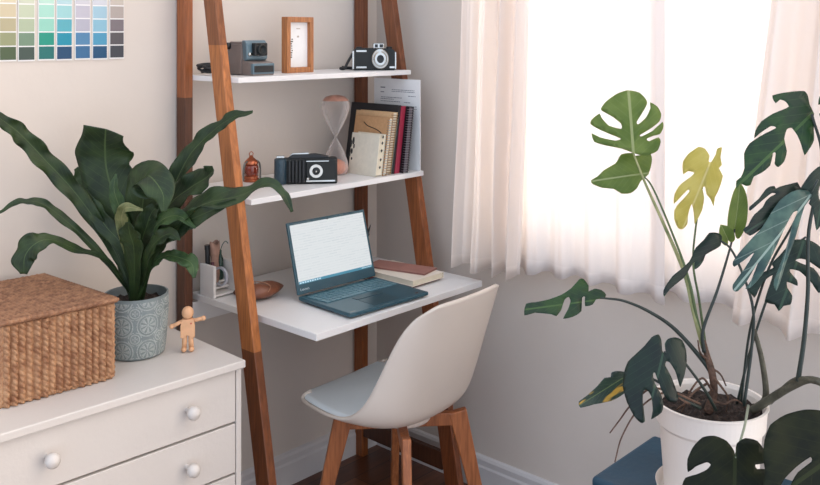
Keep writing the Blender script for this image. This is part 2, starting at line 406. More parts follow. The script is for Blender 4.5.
weave(b, 2 * hy, kz1, lambda a, q, h: (-hx - h, -hy + a, q), .0172, .0125, 160, 60)
b.box(-hx, hx, -hy, hy, 0, .01)
def rope(b, p, q, r=.0045, step=.013):
    p, q = Vector(p), Vector(q); n = max(2, int((q - p).length / step)); d = (q - p) / n
    for i in range(n):
        a = p + d * (i - .25); c = p + d * (i + 1.25); s = d.normalized().cross(Vector((0, 0, 1))); s = s.normalized() * r * .6 if s.length > .1 else Vector((r * .6, 0, 0))
        b.tube([a - s - Vector((0, 0, r * .4)), (a + c) / 2, c + s + Vector((0, 0, r * .4))], lambda t: r * (.55 + .45 * math.sin(PI * t)), 6, sub=2)
for (x, y) in ((-hx, -hy), (hx, -hy), (hx, hy)): rope(b, (x, y, .006), (x, y, kz1), .0065)
rope(b, (-hx, -hy - .004, .006), (hx, -hy - .004, .006)); rope(b, (hx + .004, -hy, .006), (hx + .004, hy, .006))
b.v = [Vector((p.x - .12 * (p.y + hy), p.y, p.z)) for p in b.v]; b.build('basket_body', WK, K, smooth=True, local=True)
lx, ly = hx + .008, hy + .010
b = MB()
weave(b, 2 * lx, 2 * ly, lambda a, q, h: (-lx + a, -ly + q, .193 + h), .0125, .006, 240, 160)
b.box(-lx, lx, -ly, ly, .1855, .193)
for (p, q) in (((-lx, -ly), (lx, -ly)), ((lx, -ly), (lx, ly)), ((-lx, ly), (lx, ly)), ((-lx, -ly), (-lx, ly))):
    rope(b, p + (.192,), q + (.192,), .0060)
b.v = [Vector((p.x - .12 * (p.y + hy), p.y, p.z)) for p in b.v]; b.build('lid', WK2, K, smooth=True, local=True)

# ---------------------------------------------------------------- wooden figure
FW = mat('pale beech', rgb(222, 170, 128), .5, .08, 40, .05, 80)
f = thing('wooden_figure', 'small jointed wooden figure with spread arms on the dresser edge', 'figurine', (-1.100, -.382, .7203), math.radians(-38)); f.scale = (1.0, 1.0, 1.0)
b = MB(); b.ball((0, 0, .103), .0158, 24, (1, 1, 1.08)); b.build('head', FW, f, smooth=True, local=True)
b = MB(); b.lathe([(.0035, .085), (.0035, .092)], n=10)
b.prism([(-.0185, .038), (-.006, .036), (-.003, .044), (.003, .044), (.006, .036), (.0185, .038), (.0185, .07), (.0150, .087), (-.0150, .087), (-.0185, .07)], -.0075, .0075, lambda x, z, t: (x, t, z))
b.build('torso', FW, f, bevel=.0015, local=True)
for s, dz in ((-1, -.012), (1, .006)):
    b = MB(); a = Vector((s * .014, 0, .081)); c = Vector((s * .041, -.002, .081 + dz)); b.tube([a, c], .0052, 12, sub=1)
    ar = b.build('arm', FW, f, smooth=True, local=True)
    b = MB(); b.ball(c, .0066, 14); b.build('hand', FW, ar, smooth=True, local=True)
for s in (-1, 1):
    b = MB(); b.tube([(s * .0075, 0, .048), (s * .0095, 0, .006)], .0066, 12, sub=1); lg = b.build('leg', FW, f, smooth=True, local=True)
    b = MB(); b.ball((s * .0100, -.004, .0072), .0074, 14, (1, 1.45, .95)); b.build('foot', FW, lg, smooth=True, local=True)
b = MB(); b.ball((.009, -.0075, .076), .0022, 10); b.build('button', mat('red paint', rgb(190, 70, 50)), f, smooth=True, local=True)

# ---------------------------------------------------------------- upper shelf
Z1, Z2, ZD = 1.4363, 1.0873, .7523
CG = mat('camera grey plastic', rgb(128, 116, 110), .5, .04, 30)
CB = mat('camera blue grey plastic', rgb(96, 118, 128), .3, .05, 30)
c = thing('instant_camera', 'grey folding instant camera with blue front by the ladder leg', 'camera', (-.722, -.165, Z1)); c.scale = (.96, .96, 1.0)
b = MB(); b.prism([(.065, 0), (.065, .098), (.058, .104), (-.004, .104), (-.012, .045), (-.055, .040), (-.062, .036), (-.062, 0)], -.043, .043, lambda y, z, t: (t, y, z))
b.build('camera_body', CG, c, bevel=.003, local=True)
b = MB(); b.prism([(-.010, .046), (-.003, .108), (-.018, .108), (-.028, .098), (-.030, .05), (-.02, .044)], -.042, .042, lambda y, z, t: (t, y, z)); b.build('front_panel', CB, c, bevel=.003, local=True)
b = MB(); b.box(-.022, .030, -.046, -.028, .060, .100); lens = b.build('lens_housing', BLACKP, c, bevel=.003, local=True)
b = MB(); b.lathe([(.017, 0), (.017, .008), (.013, .009), (.012, .004), (0, .003)], (.004, -.0455, .079), 24, axis=(0, -1, 0), caps=False); b.build('lens', BLACKL, lens, smooth=True, local=True)
b = MB(); b.box(-.038, .038, -.066, -.0615, .010, .030); b.build('film_slot', BLACKP, c, bevel=.001, local=True)
b = MB(); b.box(-.0432, .0432, -.0635, -.05, .004, .037); b.build('slot_surround', CB, c, bevel=.002, local=True)
b = MB(); b.box(-.047, -.0425, -.006, .066, .003, .096); b.build('side_plate', CG, c, bevel=.002, local=True)
b = MB(); b.lathe([(.011, 0), (.011, .012), (.008, .014)], (-.046, .058, .09), 20, axis=(-1, 0, 0)); b.build('strap_knob', BLACKP, c, smooth=True, local=True)
b = MB(); b.lathe([(.006, 0), (.006, .006), (0, .007)], (-.031, -.0295, .065), 16, axis=(0, -1, 0), caps=False); b.build('shutter_button', CHROME, c, smooth=True, local=True)
b = MB(); p0 = Vector((-.835, -.12, Z1 + .006)); rnd = random.Random(2); pts = []
for i in range(16):
    a = i * 1.7; pts.append(p0 + Vector((.030 * math.cos(a) * rnd.uniform(.4, 1.1), .045 * math.sin(a * .9) * rnd.uniform(.5, 1.1), .004 + .026 * rnd.random())))
pts.append(p0 + Vector((.03, -.02, 0)))
b.tube(pts, .0042, 7); tag(b.build('cord', BLACKP, smooth=True), 'tangled black cord lying on the top shelf between the left posts', 'cord')
FR = wood('frame oak', [rgb(186, 122, 74)], (), gscale=12)
c = thing('picture_frame', 'small wooden picture frame standing on the top shelf', 'picture frame', (-.522, -.150, Z1), math.radians(3)); c.scale = (.86, 1.1, .98)
b = MB(); b.box(-.069, -.051, -.014, .012, 0, .187); b.box(.051, .069, -.014, .012, 0, .187); b.box(-.051, .051, -.014, .012, 0, .018); b.box(-.051, .051, -.014, .012, .169, .187)
b.build('frame', FR, c, bevel=.0015, local=True)
b = MB(); b.box(-.0505, .0505, -.001, .001, .0185, .1685, mi=0)
rnd = random.Random(4)
for i in range(9): 
    z = .05 + i * .0075; b.box(-.035 + rnd.uniform(-.003, .003), -.029 + rnd.uniform(-.002, .004), -.0014, -.001, z, z + .004, mi=1)
b.box(-.004, .006, -.0014, -.001, .118, .124, mi=2); b.box(-.008, .012, -.0014, -.001, .146, .149, mi=2)
b.build('print', [PAPER, mat('ink', rgb(60, 56, 54)), mat('pale ink', rgb(180, 168, 156))], c, local=True)

c = thing('film_camera', 'black and chrome film camera at the right end of the top shelf', 'camera', (-0.22, -0.205, 1.444)[:2] + (Z1,), math.radians(-42)); c.scale = (1.02, 1.02, 1.18)
b = MB(); b.prism([(-.074, .004), (-.070, 0), (.070, 0), (.074, .004), (.074, .052), (.066, .062), (.030, .066), (-.062, .066), (-.074, .056)], -.018, .018, lambda x, z, t: (x, t, z)); b.build('camera_body', BLACKL, c, bevel=.003, local=True)
b = MB(); b.box(-.004, .034, -.021, .016, .064, .080); vf = b.build('viewfinder', CHROME, c, bevel=.003, local=True)
b = MB(); b.box(.002, .012, -.0225, -.0205, .068, .077); b.box(.018, .030, -.0225, -.0205, .068, .077); b.build('viewfinder_window', BLACKP, vf, bevel=.0005, local=True)
b = MB(); b.lathe([(.029, 0), (.029, .008), (.026, .011), (.024, .011), (.019, .017), (.013, .018)], (.020, -.0175, .034), 40, axis=(0, -1, 0)); ln = b.build('lens', CHROME, c, smooth=False, local=True)
b = MB(); b.lathe([(.012, 0), (.012, .004), (.009, .003), (0, .002)], (.020, -.0335, .034), 24, axis=(0, -1, 0), caps=False); b.build('lens_glass', BLACKP, ln, smooth=True, local=True)
b = MB()
for z in (.006, .054): b.box(-.062, -.026, -.0205, -.018, z, z + .006)
b.box(.052, .070, -.0205, -.018, .006, .012); b.box(-.075, -.069, -.0195, .0195, .004, .058); b.box(.0705, .0755, -.0195, .0195, .004, .054)
b.build('chrome_trim', CHROME, c, bevel=.001, local=True)
for x in (-.052, .052):
    b = MB(); b.lathe([(.010, 0), (.010, .007), (.008, .008)], (x, 0, .062), 20); b.build('winding_knob', BLACKP, c, smooth=False, local=True)
b = MB(); b.tube([(-.073, .0, .05), (-.092, .004, .02), (-.100, .0, .006), (-.115, .012, .005), (-.09, .02, .006), (-.075, .03, .005), (-.11, .03, .008)], .0045, 8); b.build('strap', BLACKP, c, smooth=True, local=True)

# ---------------------------------------------------------------- middle shelf
COPPER = mat('copper', rgb(196, 116, 84), .3, .1, 30, metal=1)
c = thing('lantern', 'tiny copper lantern with wire handles on the middle shelf', 'lantern', (-.662, -.085, Z2)); c.scale = (1, 1, .88)
b = MB(); b.lathe([(.026, 0), (.027, .008), (.022, .011), (.022, .02)], n=28); b.build('lantern_base', COPPER, c, smooth=False, bevel=.001, local=True)
b = MB(); b.lathe([(.021, .019), (.024, .035), (.024, .05), (.019, .066)], n=28); b.build('lantern_glass', mat('amber glass', rgb(150, 60, 40), .08, .05, 10, trans=.35, coat=.5), c, smooth=True, local=True)
b = MB(); b.lathe([(.022, .064), (.0225, .069), (.018, .077), (.012, .084), (.007, .088), (.006, .094), (0, .096)], n=28, caps=False); b.build('lantern_cap', COPPER, c, smooth=True, local=True)
b = MB(); b.tube([(-.006, 0, .094), (-.0075, 0, .102), (0, 0, .109), (.0075, 0, .102), (.006, 0, .094)], .0015, 6); b.build('ring', COPPER, c, smooth=True, local=True)
for s in (-1, 1): b = MB(); b.tube([(s * .018, -.004, .076), (s * .030, -.004, .064), (s * .034, -.004, .035), (s * .033, -.004, .006)], .0028, 8); b.build('side_wire', mat('aged steel', rgb(130, 132, 128), .35, .1, metal=1), c, smooth=True, local=True)

c = thing('folding_camera', 'old black bellows camera lying folded on the middle shelf', 'camera', (-0.564, -0.243, 1.087), math.radians(-40))
b = MB(); b.box(-.098, .098, -.020, .020, .0, .082); b.build('camera_body', BLACKL, c, bevel=.006, seg=3, local=True)
b = MB(); b.lathe([(.019, .001), (.020, .004), (.020, .078), (.019, .081)], (-.082, -.012, 0), 24); b.build('film_chamber', mat('black leather blue sheen', rgb(44, 66, 78), .35, .1, 20, .3, 200), c, smooth=True, local=True)  # bluish sheen on the black leather is painted into the colour
b = MB()
for i in range(5): b.box(-.058 + i * .011, -.050 + i * .011, -.029, -.018, .006, .076)
b.build('bellows', BLACKP, c, bevel=.002, local=True)
b = MB(); b.box(0, .094, -.027, -.018, .006, .078); b.build('front_plate', BLACKL, c, bevel=.002, local=True)
b = MB(); b.lathe([(.021, 0), (.021, .004), (.0125, .0045), (.0125, 0)], (.030, -.027, .042), 36, axis=(0, -1, 0), caps=False); lr = b.build('lens_ring', mat('white enamel', rgb(225, 225, 220), .4), c, smooth=False, local=True)
b = MB(); b.lathe([(.012, 0), (.012, .004), (.007, .006), (0, .006)], (.030, -.0265, .042), 28, axis=(0, -1, 0), caps=False); b.build('lens', BLACKP, lr, smooth=True, local=True)
b = MB(); b.lathe([(.003, 0), (.003, .008), (0, .009)], (.030, -.0325, .042), 14, axis=(0, -1, 0), caps=False); b.build('lens_pin', CHROME, lr, smooth=True, local=True)
b = MB(); b.box(-.001, .090, -.0285, -.0265, .008, .013); b.box(-.001, .07, -.0285, -.0265, .072, .075); b.ball((.004, -.029, .018), .005, 10); b.build('chrome_trim', CHROME, c, local=True)
b = MB(); b.prism([(-.06, .081), (-.045, .094), (.03, .094), (.07, .086), (.072, .081)], -.015, .013, lambda x, z, t: (x, t, z)); tp = b.build('top_cover', BLACKP, c, bevel=.002, local=True)
b = MB(); b.prism([(-.055, .087), (-.045, .097), (.005, .099), (.01, .094)], -.010, .006, lambda x, z, t: (x, t, z)); b.box(-.095, -.07, -.012, .012, .082, .089); b.build('catch', CHROME, tp, bevel=.001, local=True)

HG = (-0.375, -0.175, 1.087)
def thin_glass(name, tint):
    m, nt, out = new_mat(name)
    t = N(nt, 'ShaderNodeBsdfTransparent'); t.inputs[0].default_value = tint
    g = N(nt, 'ShaderNodeBsdfPrincipled'); g.inputs['Roughness'].default_value = .06; g.inputs['Base Color'].default_value = (.82, .76, .73, 1)  # pale diffuse colour stands in for bright reflections along the glass rims
    lw = N(nt, 'ShaderNodeLayerWeight'); lw.inputs[0].default_value = .35
    mu = N(nt, 'ShaderNodeMath', operation='MULTIPLY_ADD'); mu.inputs[1].default_value = .9; mu.inputs[2].default_value = .05
    nt.links.new(lw.outputs['Facing'], mu.inputs[0])
    mx = N(nt, 'ShaderNodeMixShader'); nt.links.new(mu.outputs[0], mx.inputs[0])
    nt.links.new(t.outputs[0], mx.inputs[1]); nt.links.new(g.outputs[0], mx.inputs[2]); nt.links.new(mx.outputs[0], out.inputs[0]); return m
c = thing('hourglass', 'tall glass hourglass with copper pink sand on the middle shelf', 'hourglass', HG); c.scale = (.88, .88, .965)
hp = [(.036, .0), (.046, .006), (.050, .02), (.047, .045), (.034, .08), (.017, .11), (.0055, .127), (.004, .131), (.0055, .135), (.017, .152), (.036, .185), (.050, .215), (.055, .24), (.050, .26), (.036, .272), (.015, .277), (0, .2775)]
b = MB(); b.lathe(hp, n=40, caps=False); b.build('glass_bulbs', thin_glass('hourglass glass', (.93, .90, .88, 1)), c, smooth=True, local=True)
SAND = mat('copper pink sand', rgb(226, 150, 118), .5, .08, 200, .2, 500)
b = MB(); b.lathe([(.034, .002), (.044, .007), (.0485, .02), (.046, .036), (.02, .05), (0, .056)], n=36); b.build('sand', SAND, c, smooth=True, local=True)
b = MB(); b.lathe([(.0515, .2595), (.0375, .2728), (.016, .2782), (0, .279)], n=40, caps=False); b.build('tinted_crown', mat('copper reflection tint', rgb(214, 160, 140), .3, .15, 30, metal=.3), c, smooth=True, local=True)  # copper tinted cap; pinkish reflection of the glass top is put into its colour

def upright(name, label, x0, x1, yf, yb, h, lean, cover, pages, group=None, spiral=None, strap=None, bev=.001, covt=.0018, z=Z2, cat='notebook', fmat=None):
    """notebook standing on edge, spine away, leaning to +x"""
    t = thing(name, label, cat, ((x0 + x1) / 2, (yf + yb) / 2, z), 0, group)
    sh = math.tan(math.radians(lean)); 
    P = lambda x, y, q: (x - (x0 + x1) / 2 + sh * q, y - (yf + yb) / 2, q)
    def slab(b, a, c, y0, y1, q0, q1, mi=None):
        vs = [P(x, y, q) for q in (q0, q1) for y in (y0, y1) for x in (a, c)]
        b.add(vs, [(0, 2, 3, 1), (4, 5, 7, 6), (0, 1, 5, 4), (2, 6, 7, 3), (0, 4, 6, 2), (1, 3, 7, 5)], mi)
    b = MB(); slab(b, x0 + covt, x1 - covt, yf + .003, yb, .003, h - .003); b.build('pages', pages, t, local=True)
    for a, q in ((x0, x0 + covt), (x1 - covt, x1)):
        b = MB(); slab(b, a, q, yf, yb + .001, 0, h); b.build('cover', cover, t, local=True, bevel=.0005)
    if fmat: b = MB(); slab(b, x0, x1, yf - .0015, yf, 0, h); b.build('spine', fmat, t, local=True, bevel=.0005)
    if spiral:
        b = MB(); n = int(h / .0085)
        for i in range(n):
            q = .008 + i * (h - .016) / (n - 1); cx = (x0 + x1) / 2; r = (x1 - x0) / 2 + .002
            b.tube([P(cx + r * math.cos(a), yf + .004 - r * .9 * math.sin(a), q) for a in [PI * 1.15 * k / 5 - .2 for k in range(6)]], .0012, 5, sub=1)
        b.build('spiral_binding', spiral, t, local=True, smooth=True)
    return t, P
GB = 'notebooks leaning on the middle shelf'
BK = mat('black book cloth', rgb(30, 28, 32), .6, .1, 60)
KR = mat('kraft card', rgb(196, 150, 106), .75, .06, 90, .1, 300)
TAN = mat('tan card', rgb(214, 174, 130), .75, .05, 90)
t, P_ = upright('notebook', 'small cream notebook with a botanical drawing, frontmost of the row', -.331, -.301, -.322, -.19, .138, 9, mat('cream cover', rgb(226, 216, 196), .7, .04, 60), CREAM, GB)
b = MB()
for (y, q, r, s) in ((-.200, .110, .006, 2.2), (-.190, .10, .005, 2.5), (-.205, .092, .004, 2), (-.196, .075, .006, 1.6), (-.188, .062, .005, 1.4), (-.200, .05, .004, 1.2)):
    vs = [P_(-.3313, y + r * math.cos(a) * (1 if math.cos(a) > 0 else .8), q + r * s * math.sin(a)) for a in [2 * PI * k / 12 for k in range(12)]]
    b.add(vs, [tuple(range(12))])
b.build('leaf_print', mat('black ink leaf', rgb(44, 46, 44)), t, local=True, solid=.0004)
b = MB()
for q in (.03, .055, .085, .11, .13): 
    vs = [P_(x, -.3224, q + dq) for x, dq in ((-.315, -.006), (-.310, 0), (-.315, .006), (-.320, 0))]; b.add(vs, [(0, 1, 2, 3)])
b.build('edge_print', mat('black ink leaf'  , (0, 0, 0, 1)), t, local=True, solid=.0004)
t, P_ = upright('notebook', 'brown kraft spiral notebook just behind the small cream one', -.298, -.281, -.325, -.160, .192, 10, KR, CREAM, GB, spiral=CHROME)
b = MB(); b.tube([P_(-.2992, y, q) for y, q in ((-.205, .172), (-.225, .160), (-.262, .152), (-.292, .140), (-.300, .118))], .0014, 6); b.build('elastic_cord', BLACKP, t, local=True, smooth=True)
upright('notebook', 'tan spiral notebook between the kraft one and the black folder', -.278, -.256, -.320, -.140, .208, 10, TAN, CREAM, GB, spiral=mat('bronze wire', rgb(150, 110, 70), .4, .1, metal=1))
upright('notebook', 'thin grey green booklet between tan notebook and black folder', -.2555, -.2495, -.318, -.15, .185, 10, mat('grey green card', rgb(140, 150, 140), .7), PAPER, GB)
upright('notebook', 'large black folder behind the tan spiral notebook', -.2485, -.237, -.316, -.085, .231, 9, BK, BK, GB, fmat=BK)
upright('notebook', 'dark crimson notebook beside the black folder', -.2355, -.213, -.318, -.12, .227, 8.5, mat('crimson cloth', rgb(132, 28, 52), .55, .08, 60), mat('rose page edge', rgb(190, 110, 120), .7), GB, fmat=mat('crimson spine', rgb(156, 34, 62), .5, .06, 60))
upright('notebook', 'black spiral notebook between crimson notebook and paper sheet', -.209, -.185, -.334, -.12, .224, 8, BK, mat('grey page', rgb(110, 100, 104), .8), GB, spiral=mat('dark wire', rgb(160, 155, 158), .35, .1, metal=1))
c = thing('paper_sheet', 'tall printed white form standing at the right end of the middle shelf', 'paper', (-.131, -.237, Z2))
b = MB(); b.box(-.0015, .0015, -.106, .118, 0, .316); b.build('sheet', PAPER, c, local=True)
b = MB(); rnd = random.Random(9)
b.box(-.0019, -.0015, .062, .085, 0.282, 0.286); b.box(-.0019, -.0015, .068, .085, 0.266, 0.269)
for z, y0, y1 in ((.248, -.02, .085), (.242, .02, .085), (.234, -.01, .085), (.233, -.06, -.03), (.276, -.08, .03), (.270, -.08, .03), (.256, -.085, -.05), (.220, -.09, .06), (.212, -.09, .05)):
    y = y0
    while y < y1: w_ = rnd.uniform(.004, .014); b.box(-.0018, -.0015, y, min(y + w_, y1), z, z + .0022); y += w_ + .002
b.build('printed_lines', mat('grey ink', rgb(120, 118, 124)), c, local=True)

# ---------------------------------------------------------------- things on the desktop
c = thing('desk_organiser', 'white open desk organiser at the back left of the desk', 'organiser', (-.798, -.075, ZD))
for x_ in (-.838, -.754): b = MB(); b.box(x_ - (.0 if x_ < -.8 else .006), x_ + .0105, -.128, -.056, ZD, ZD + .098); b.build('side_panel', WHITE, c, bevel=.0015)
b = MB(); b.box(-.8275, -.7605, -.128, -.056, ZD + .004, ZD + .010); b.box(-.8275, -.7605, -.10, -.056, ZD + .018, ZD + .024); b.box(-.8275, -.7605, -.082, -.056, ZD + .032, ZD + .038); b.build('stepped_tray', WHITE, c, bevel=.001)
b = MB(); b.box(-.8275, -.7605, -.060, -.056, ZD + .038, ZD + .09); b.build('back_panel', WHITE, c)
b = MB(); b.tube([(-.820, -.074, ZD + .04), (-.822, -.072, ZD + .140)], .0075, 10, sub=1); b.tube([(-.822, -.072, ZD + .1401), (-.8225, -.0715, ZD + .154)], .0085, 10, sub=1)
tag(b.build('marker', [BLACKP], smooth=False), 'black capped marker in the white organiser', 'marker')
b = MB(); b.grid(lambda u, v: (-.797 + .015 * math.cos(6 * u) * (1 + .2 * math.sin(9 * v)), -.075 + .011 * math.sin(6 * u) * (1 + .25 * math.sin(7 * v + 3 * u)), ZD + .04 + v * .118 + .006 * math.sin(14 * u)), 24, 14)
tag(b.build('paper_roll', mat('brown wrapping', rgb(168, 130, 112), .7, .15, 50), smooth=True, solid=.001), 'crumpled brown paper roll sticking out of the organiser', 'paper')
b = MB(); b.lathe([(.030, 0), (.030, .008), (.024, .008), (.024, 0), (.030, 0)], (-.7955, -.100, ZD + .0555), 36, axis=(1, .12, 0), caps=False)
tag(b.build('tape_roll', mat('pale tape', rgb(196, 196, 204), .4), smooth=False), 'pale ring of tape standing in the organiser', 'tape')
b = MB(); b.lathe([(.009, 0), (.010, .004), (.010, .065), (.005, .078), (.005, .092), (0, .093)], (-.774, -.072, ZD + .0385), 18)
tag(b.build('small_bottle', mat('dark green glass', rgb(38, 62, 54), .15, .1), smooth=True), 'small dark green bottle at the right of the organiser', 'bottle')
b = MB(); b.box(-.812, -.792, -.083, -.0765, ZD + .0385, ZD + .10); tag(b.build('notepad', mat('plum card', rgb(112, 70, 78), .6)), 'plum coloured notepad standing inside the organiser', 'notepad')
b = MB(); b.tube([(-.778, -.080, ZD + .132), (-.772, -.083, ZD + .150), (-.762, -.085, ZD + .158), (-.754, -.086, ZD + .150)] , .0014, 6)
b.tube([(-.778, -.0805, ZD + .132), (-.781, -.0815, ZD + .039)], .0014, 6, sub=1); tag(b.build('wire_hook', mat('green wire', rgb(50, 90, 80), .4), smooth=True), 'thin dark green wire hook above the small bottle', 'hook')
b = MB(); b.ball((-.765, -.140, ZD + .0075), .0075, 14); tag(b.build('wooden_bead', mat('dark wood', rgb(96, 56, 36)), smooth=True), 'small dark wooden bead on the desk before the organiser', 'bead')
LE = mat('brown leather', rgb(134, 82, 58), .35, .12, 25, .15, 120)
c = thing('leather_pouch', 'brown leather pouch lying on the desk between front leg and laptop', 'pouch', (-.728, -.232, ZD), math.radians(-4)); c.scale = (1, 1.2, 1.35)
def pouch(u, v):
    a = 2 * PI * v; w_ = max(0.0, math.sin(PI * min(1, (u * .93 + .07))) ** .8); x = -.08 + .155 * u
    return (x, .035 * w_ * math.cos(a) * (1 - .1 * u), .0185 + .017 * w_ * math.sin(a) * (1.1 if math.sin(a) > 0 else 1) + .004 * math.sin(9 * u + 2 * math.cos(a)) * w_ * max(0, math.sin(a)))
b = MB(); b.grid(pouch, 28, 24); b.build('pouch_body', LE, c, smooth=True, local=True, weld=True)
b = MB(); b.tube([(-.01 + .012 * math.cos(k), .0365 * math.cos(k * PI / 8) * .93, .0215 + .0185 * math.sin(k * PI / 8)) for k in range(0, 9)], .0009, 6); b.build('seam', mat('pale seam', rgb(190, 140, 110), .5), c, smooth=True, local=True)

# laptop
LT = mat('dark teal laptop shell', rgb(38, 78, 90), .32, .04, 20, coat=.2)
c = thing('laptop', 'open dark laptop with a bright screen on the desk', 'laptop', (-.529, -.470, ZD), math.radians(-2.6)); c.scale = (1.05, 1, 1)
b = MB(); b.box(-.152, .152, -.120, .120, .005, .0165); b.build('base', LT, c, bevel=.003, local=True)
b = MB(); KEYM = mat('laptop keys', rgb(88, 124, 134), .3, .05, 30)  # lighter teal carries the sheen of the keys in their colour
cols_ = [14, 14, 13, 12]; 
for r_ in range(5):
    y = .098 - r_ * .0185; n = 15 if r_ < 1 else 14; x = -.138 + r_ * .001
    for i in range(n):
        w_ = .276 / n
        if r_ == 4:
            if i in (4, 5, 6, 7): continue
        b.box(x + i * w_ + .001, x + (i + 1) * w_ - .0015, y - .0155, y, .0162, .0188)
b.box(-.138 + 4 * .276 / 14 + .001, -.138 + 8 * .276 / 14 - .001, .0085, .024, .0162, .0188)
b.build('keyboard', KEYM, c, bevel=.0006, seg=1, local=True)
b = MB(); b.box(-.052, .048, -.105, -.035, .0160, .0170); b.build('trackpad', mat('trackpad', rgb(30, 64, 74), .3), c, local=True)
b = MB(); b.box(-.052, .048, -.031, -.006, .0162, .0176); b.build('trackpad_button', mat('trackpad', (0, 0, 0, 1)), c, local=True)
b = MB(); b.box(.112, .122, -.106, -.100, .0163, .0168); b.box(-.142, -.122, -.108, -.104, .0163, .0168); b.build('badge', CHROME, c, local=True)
tilt = math.radians(15.5); R_ = Matrix.Rotation(-tilt, 3, 'X')
def lid(x, y, z): q = R_ @ Vector((x, y, z)); return (q.x, q.y + .1185, q.z + .012)
def lidbox(b, x0, x1, y0, y1, z0, z1, mi=None):
    vs = [lid(x, y, z) for z in (z0, z1) for y in (y0, y1) for x in (x0, x1)]
    b.add(vs, [(0, 2, 3, 1), (4, 5, 7, 6), (0, 1, 5, 4), (2, 6, 7, 3), (0, 4, 6, 2), (1, 3, 7, 5)], mi)
b = MB(); lidbox(b, -.152, .152, 0, .007, .008, .226); ld = b.build('screen_lid', LT, c, bevel=.002, local=True)
def screen_mat():
    m, nt, out = new_mat('lit laptop screen')
    e = N(nt, 'ShaderNodeEmission'); e.inputs[1].default_value = .82
    tc = N(nt, 'ShaderNodeTexCoord'); br = N(nt, 'ShaderNodeTexBrick'); sp = N(nt, 'ShaderNodeSeparateXYZ')
    mp = N(nt, 'ShaderNodeMapping'); mp.inputs['Rotation'].default_value = (PI / 2, 0, 0)
    nt.links.new(tc.outputs['Object'], mp.inputs[0]); nt.links.new(mp.outputs[0], br.inputs['Vector'])
    br.inputs['Scale'].default_value = 1; br.inputs['Brick Width'].default_value = .035; br.inputs['Row Height'].default_value = .0075; br.inputs['Mortar Size'].default_value = .0026
    br.inputs['Color1'].default_value = rgb(206, 216, 222); br.inputs['Color2'].default_value = rgb(238, 242, 244); br.inputs['Mortar'].default_value = rgb(240, 244, 246)
    nz = N(nt, 'ShaderNodeTexNoise'); nz.inputs['Scale'].default_value = 9; nt.links.new(tc.outputs['Object'], nz.inputs['Vector'])
    mx = N(nt, 'ShaderNodeMix', data_type='RGBA'); nt.links.new(nz.outputs[0], mx.inputs[0]); nt.links.new(br.outputs[0], mx.inputs[6]); mx.inputs[7].default_value = rgb(236, 242, 245)
    nt.links.new(mx.outputs[2], e.inputs[0])
    g = N(nt, 'ShaderNodeBsdfGlossy'); g.inputs['Roughness'].default_value = .25
    ms = N(nt, 'ShaderNodeMixShader'); ms.inputs[0].default_value = .04; nt.links.new(e.outputs[0], ms.inputs[1]); nt.links.new(g.outputs[0], ms.inputs[2])
    nt.links.new(ms.outputs[0], out.inputs[0]); return m
b = MB(); lidbox(b, -.143, .143, -.0008, .0006, .038, .217); b.build('display', screen_mat(), ld, local=True)
b = MB(); lidbox(b, -.143, .143, -.0012, -.0008, .038, .046, 0)
for i in range(9): lidbox(b, -.14 + i * .009, -.134 + i * .009, -.0015, -.0012, .040, .044, 1)
lidbox(b, .10, .14, -.0015, -.0012, .041, .043, 1)
b.build('taskbar', [mat('taskbar teal', rgb(70, 130, 150), emit=rgb(70, 130, 150), estr=.35), mat('taskbar icon', rgb(190, 215, 225), emit=rgb(190, 215, 225), estr=.3)], ld, local=True)
b = MB(); lidbox(b, -.003, .003, -.0012, 0, .2155, .2185); b.build('webcam', BLACKP, ld, local=True)
tx = bpy.data.curves.new('logo', 'FONT'); tx.body = 'Lenovo'; tx.size = .011; tx.extrude = .0002
to = bpy.data.objects.new('logo', tx); COL.objects.link(to)
dg = bpy.context.evaluated_depsgraph_get(); me = bpy.data.meshes.new_from_object(to.evaluated_get(dg)); bpy.data.objects.remove(to)
for v_ in me.vertices: v_.co = lid(-.142 + v_.co.x, -.0008 - v_.co.z, .019 + v_.co.y)
me.materials.clear(); me.materials.append(mat('pale lettering', rgb(200, 210, 214)))
lo = bpy.data.objects.new('logo', me); COL.objects.link(lo); lo.parent = ld

# books by the laptop
def flat_book(name, label, cx, cy, w_, d_, z0, h, rz, cover, pages, cat='book', group=None):
    t = thing(name, label, cat, (cx, cy, z0), math.radians(rz), group)
    b = MB(); b.box(-w_ / 2 + .003, w_ / 2 - .003, -d_ / 2 + .003, d_ / 2 - .003, .0015, h - .0015); b.build('pages', pages, t, local=True)
    for q in (0, h - .0018): b = MB(); b.box(-w_ / 2, w_ / 2, -d_ / 2, d_ / 2, q, q + .0018); b.build('cover', cover, t, bevel=.0006, local=True)
    b = MB(); b.box(w_ / 2 - .002, w_ / 2, -d_ / 2, d_ / 2, .0018, h - .0018); b.build('spine', cover, t, local=True)
flat_book('book', 'thin plum book at the bottom of the stack by the laptop', -0.284, -0.382, .165, .225, ZD, .007, 2, mat('plum cover', rgb(112, 62, 66), .6), CREAM, 'book', 'books beside the laptop')
flat_book('book', 'thick cream book in the middle of the stack by the laptop', -0.272, -0.388, .150, .235, ZD + .0072, .019, 0, mat('cream book cover', rgb(232, 218, 200), .55, .03), CREAM, 'book', 'books beside the laptop')
flat_book('book', 'slim terracotta booklet on top of the stack by the laptop', -0.258, -0.370, .090, .225, ZD + .0264, .006, 14, mat('terracotta cover', rgb(168, 118, 106), .5, .08, 20), mat('dusky pages', rgb(150, 96, 86), .7), 'book', 'books beside the laptop')
c = thing('fountain_pen', 'dark pointed pen propped up behind the laptop screen', 'pen', (-0.415, -0.288, 0.752))
pa, pb = Vector((-0.415, -0.288, 0.752)), Vector((-0.046, -0.016, 0.844))
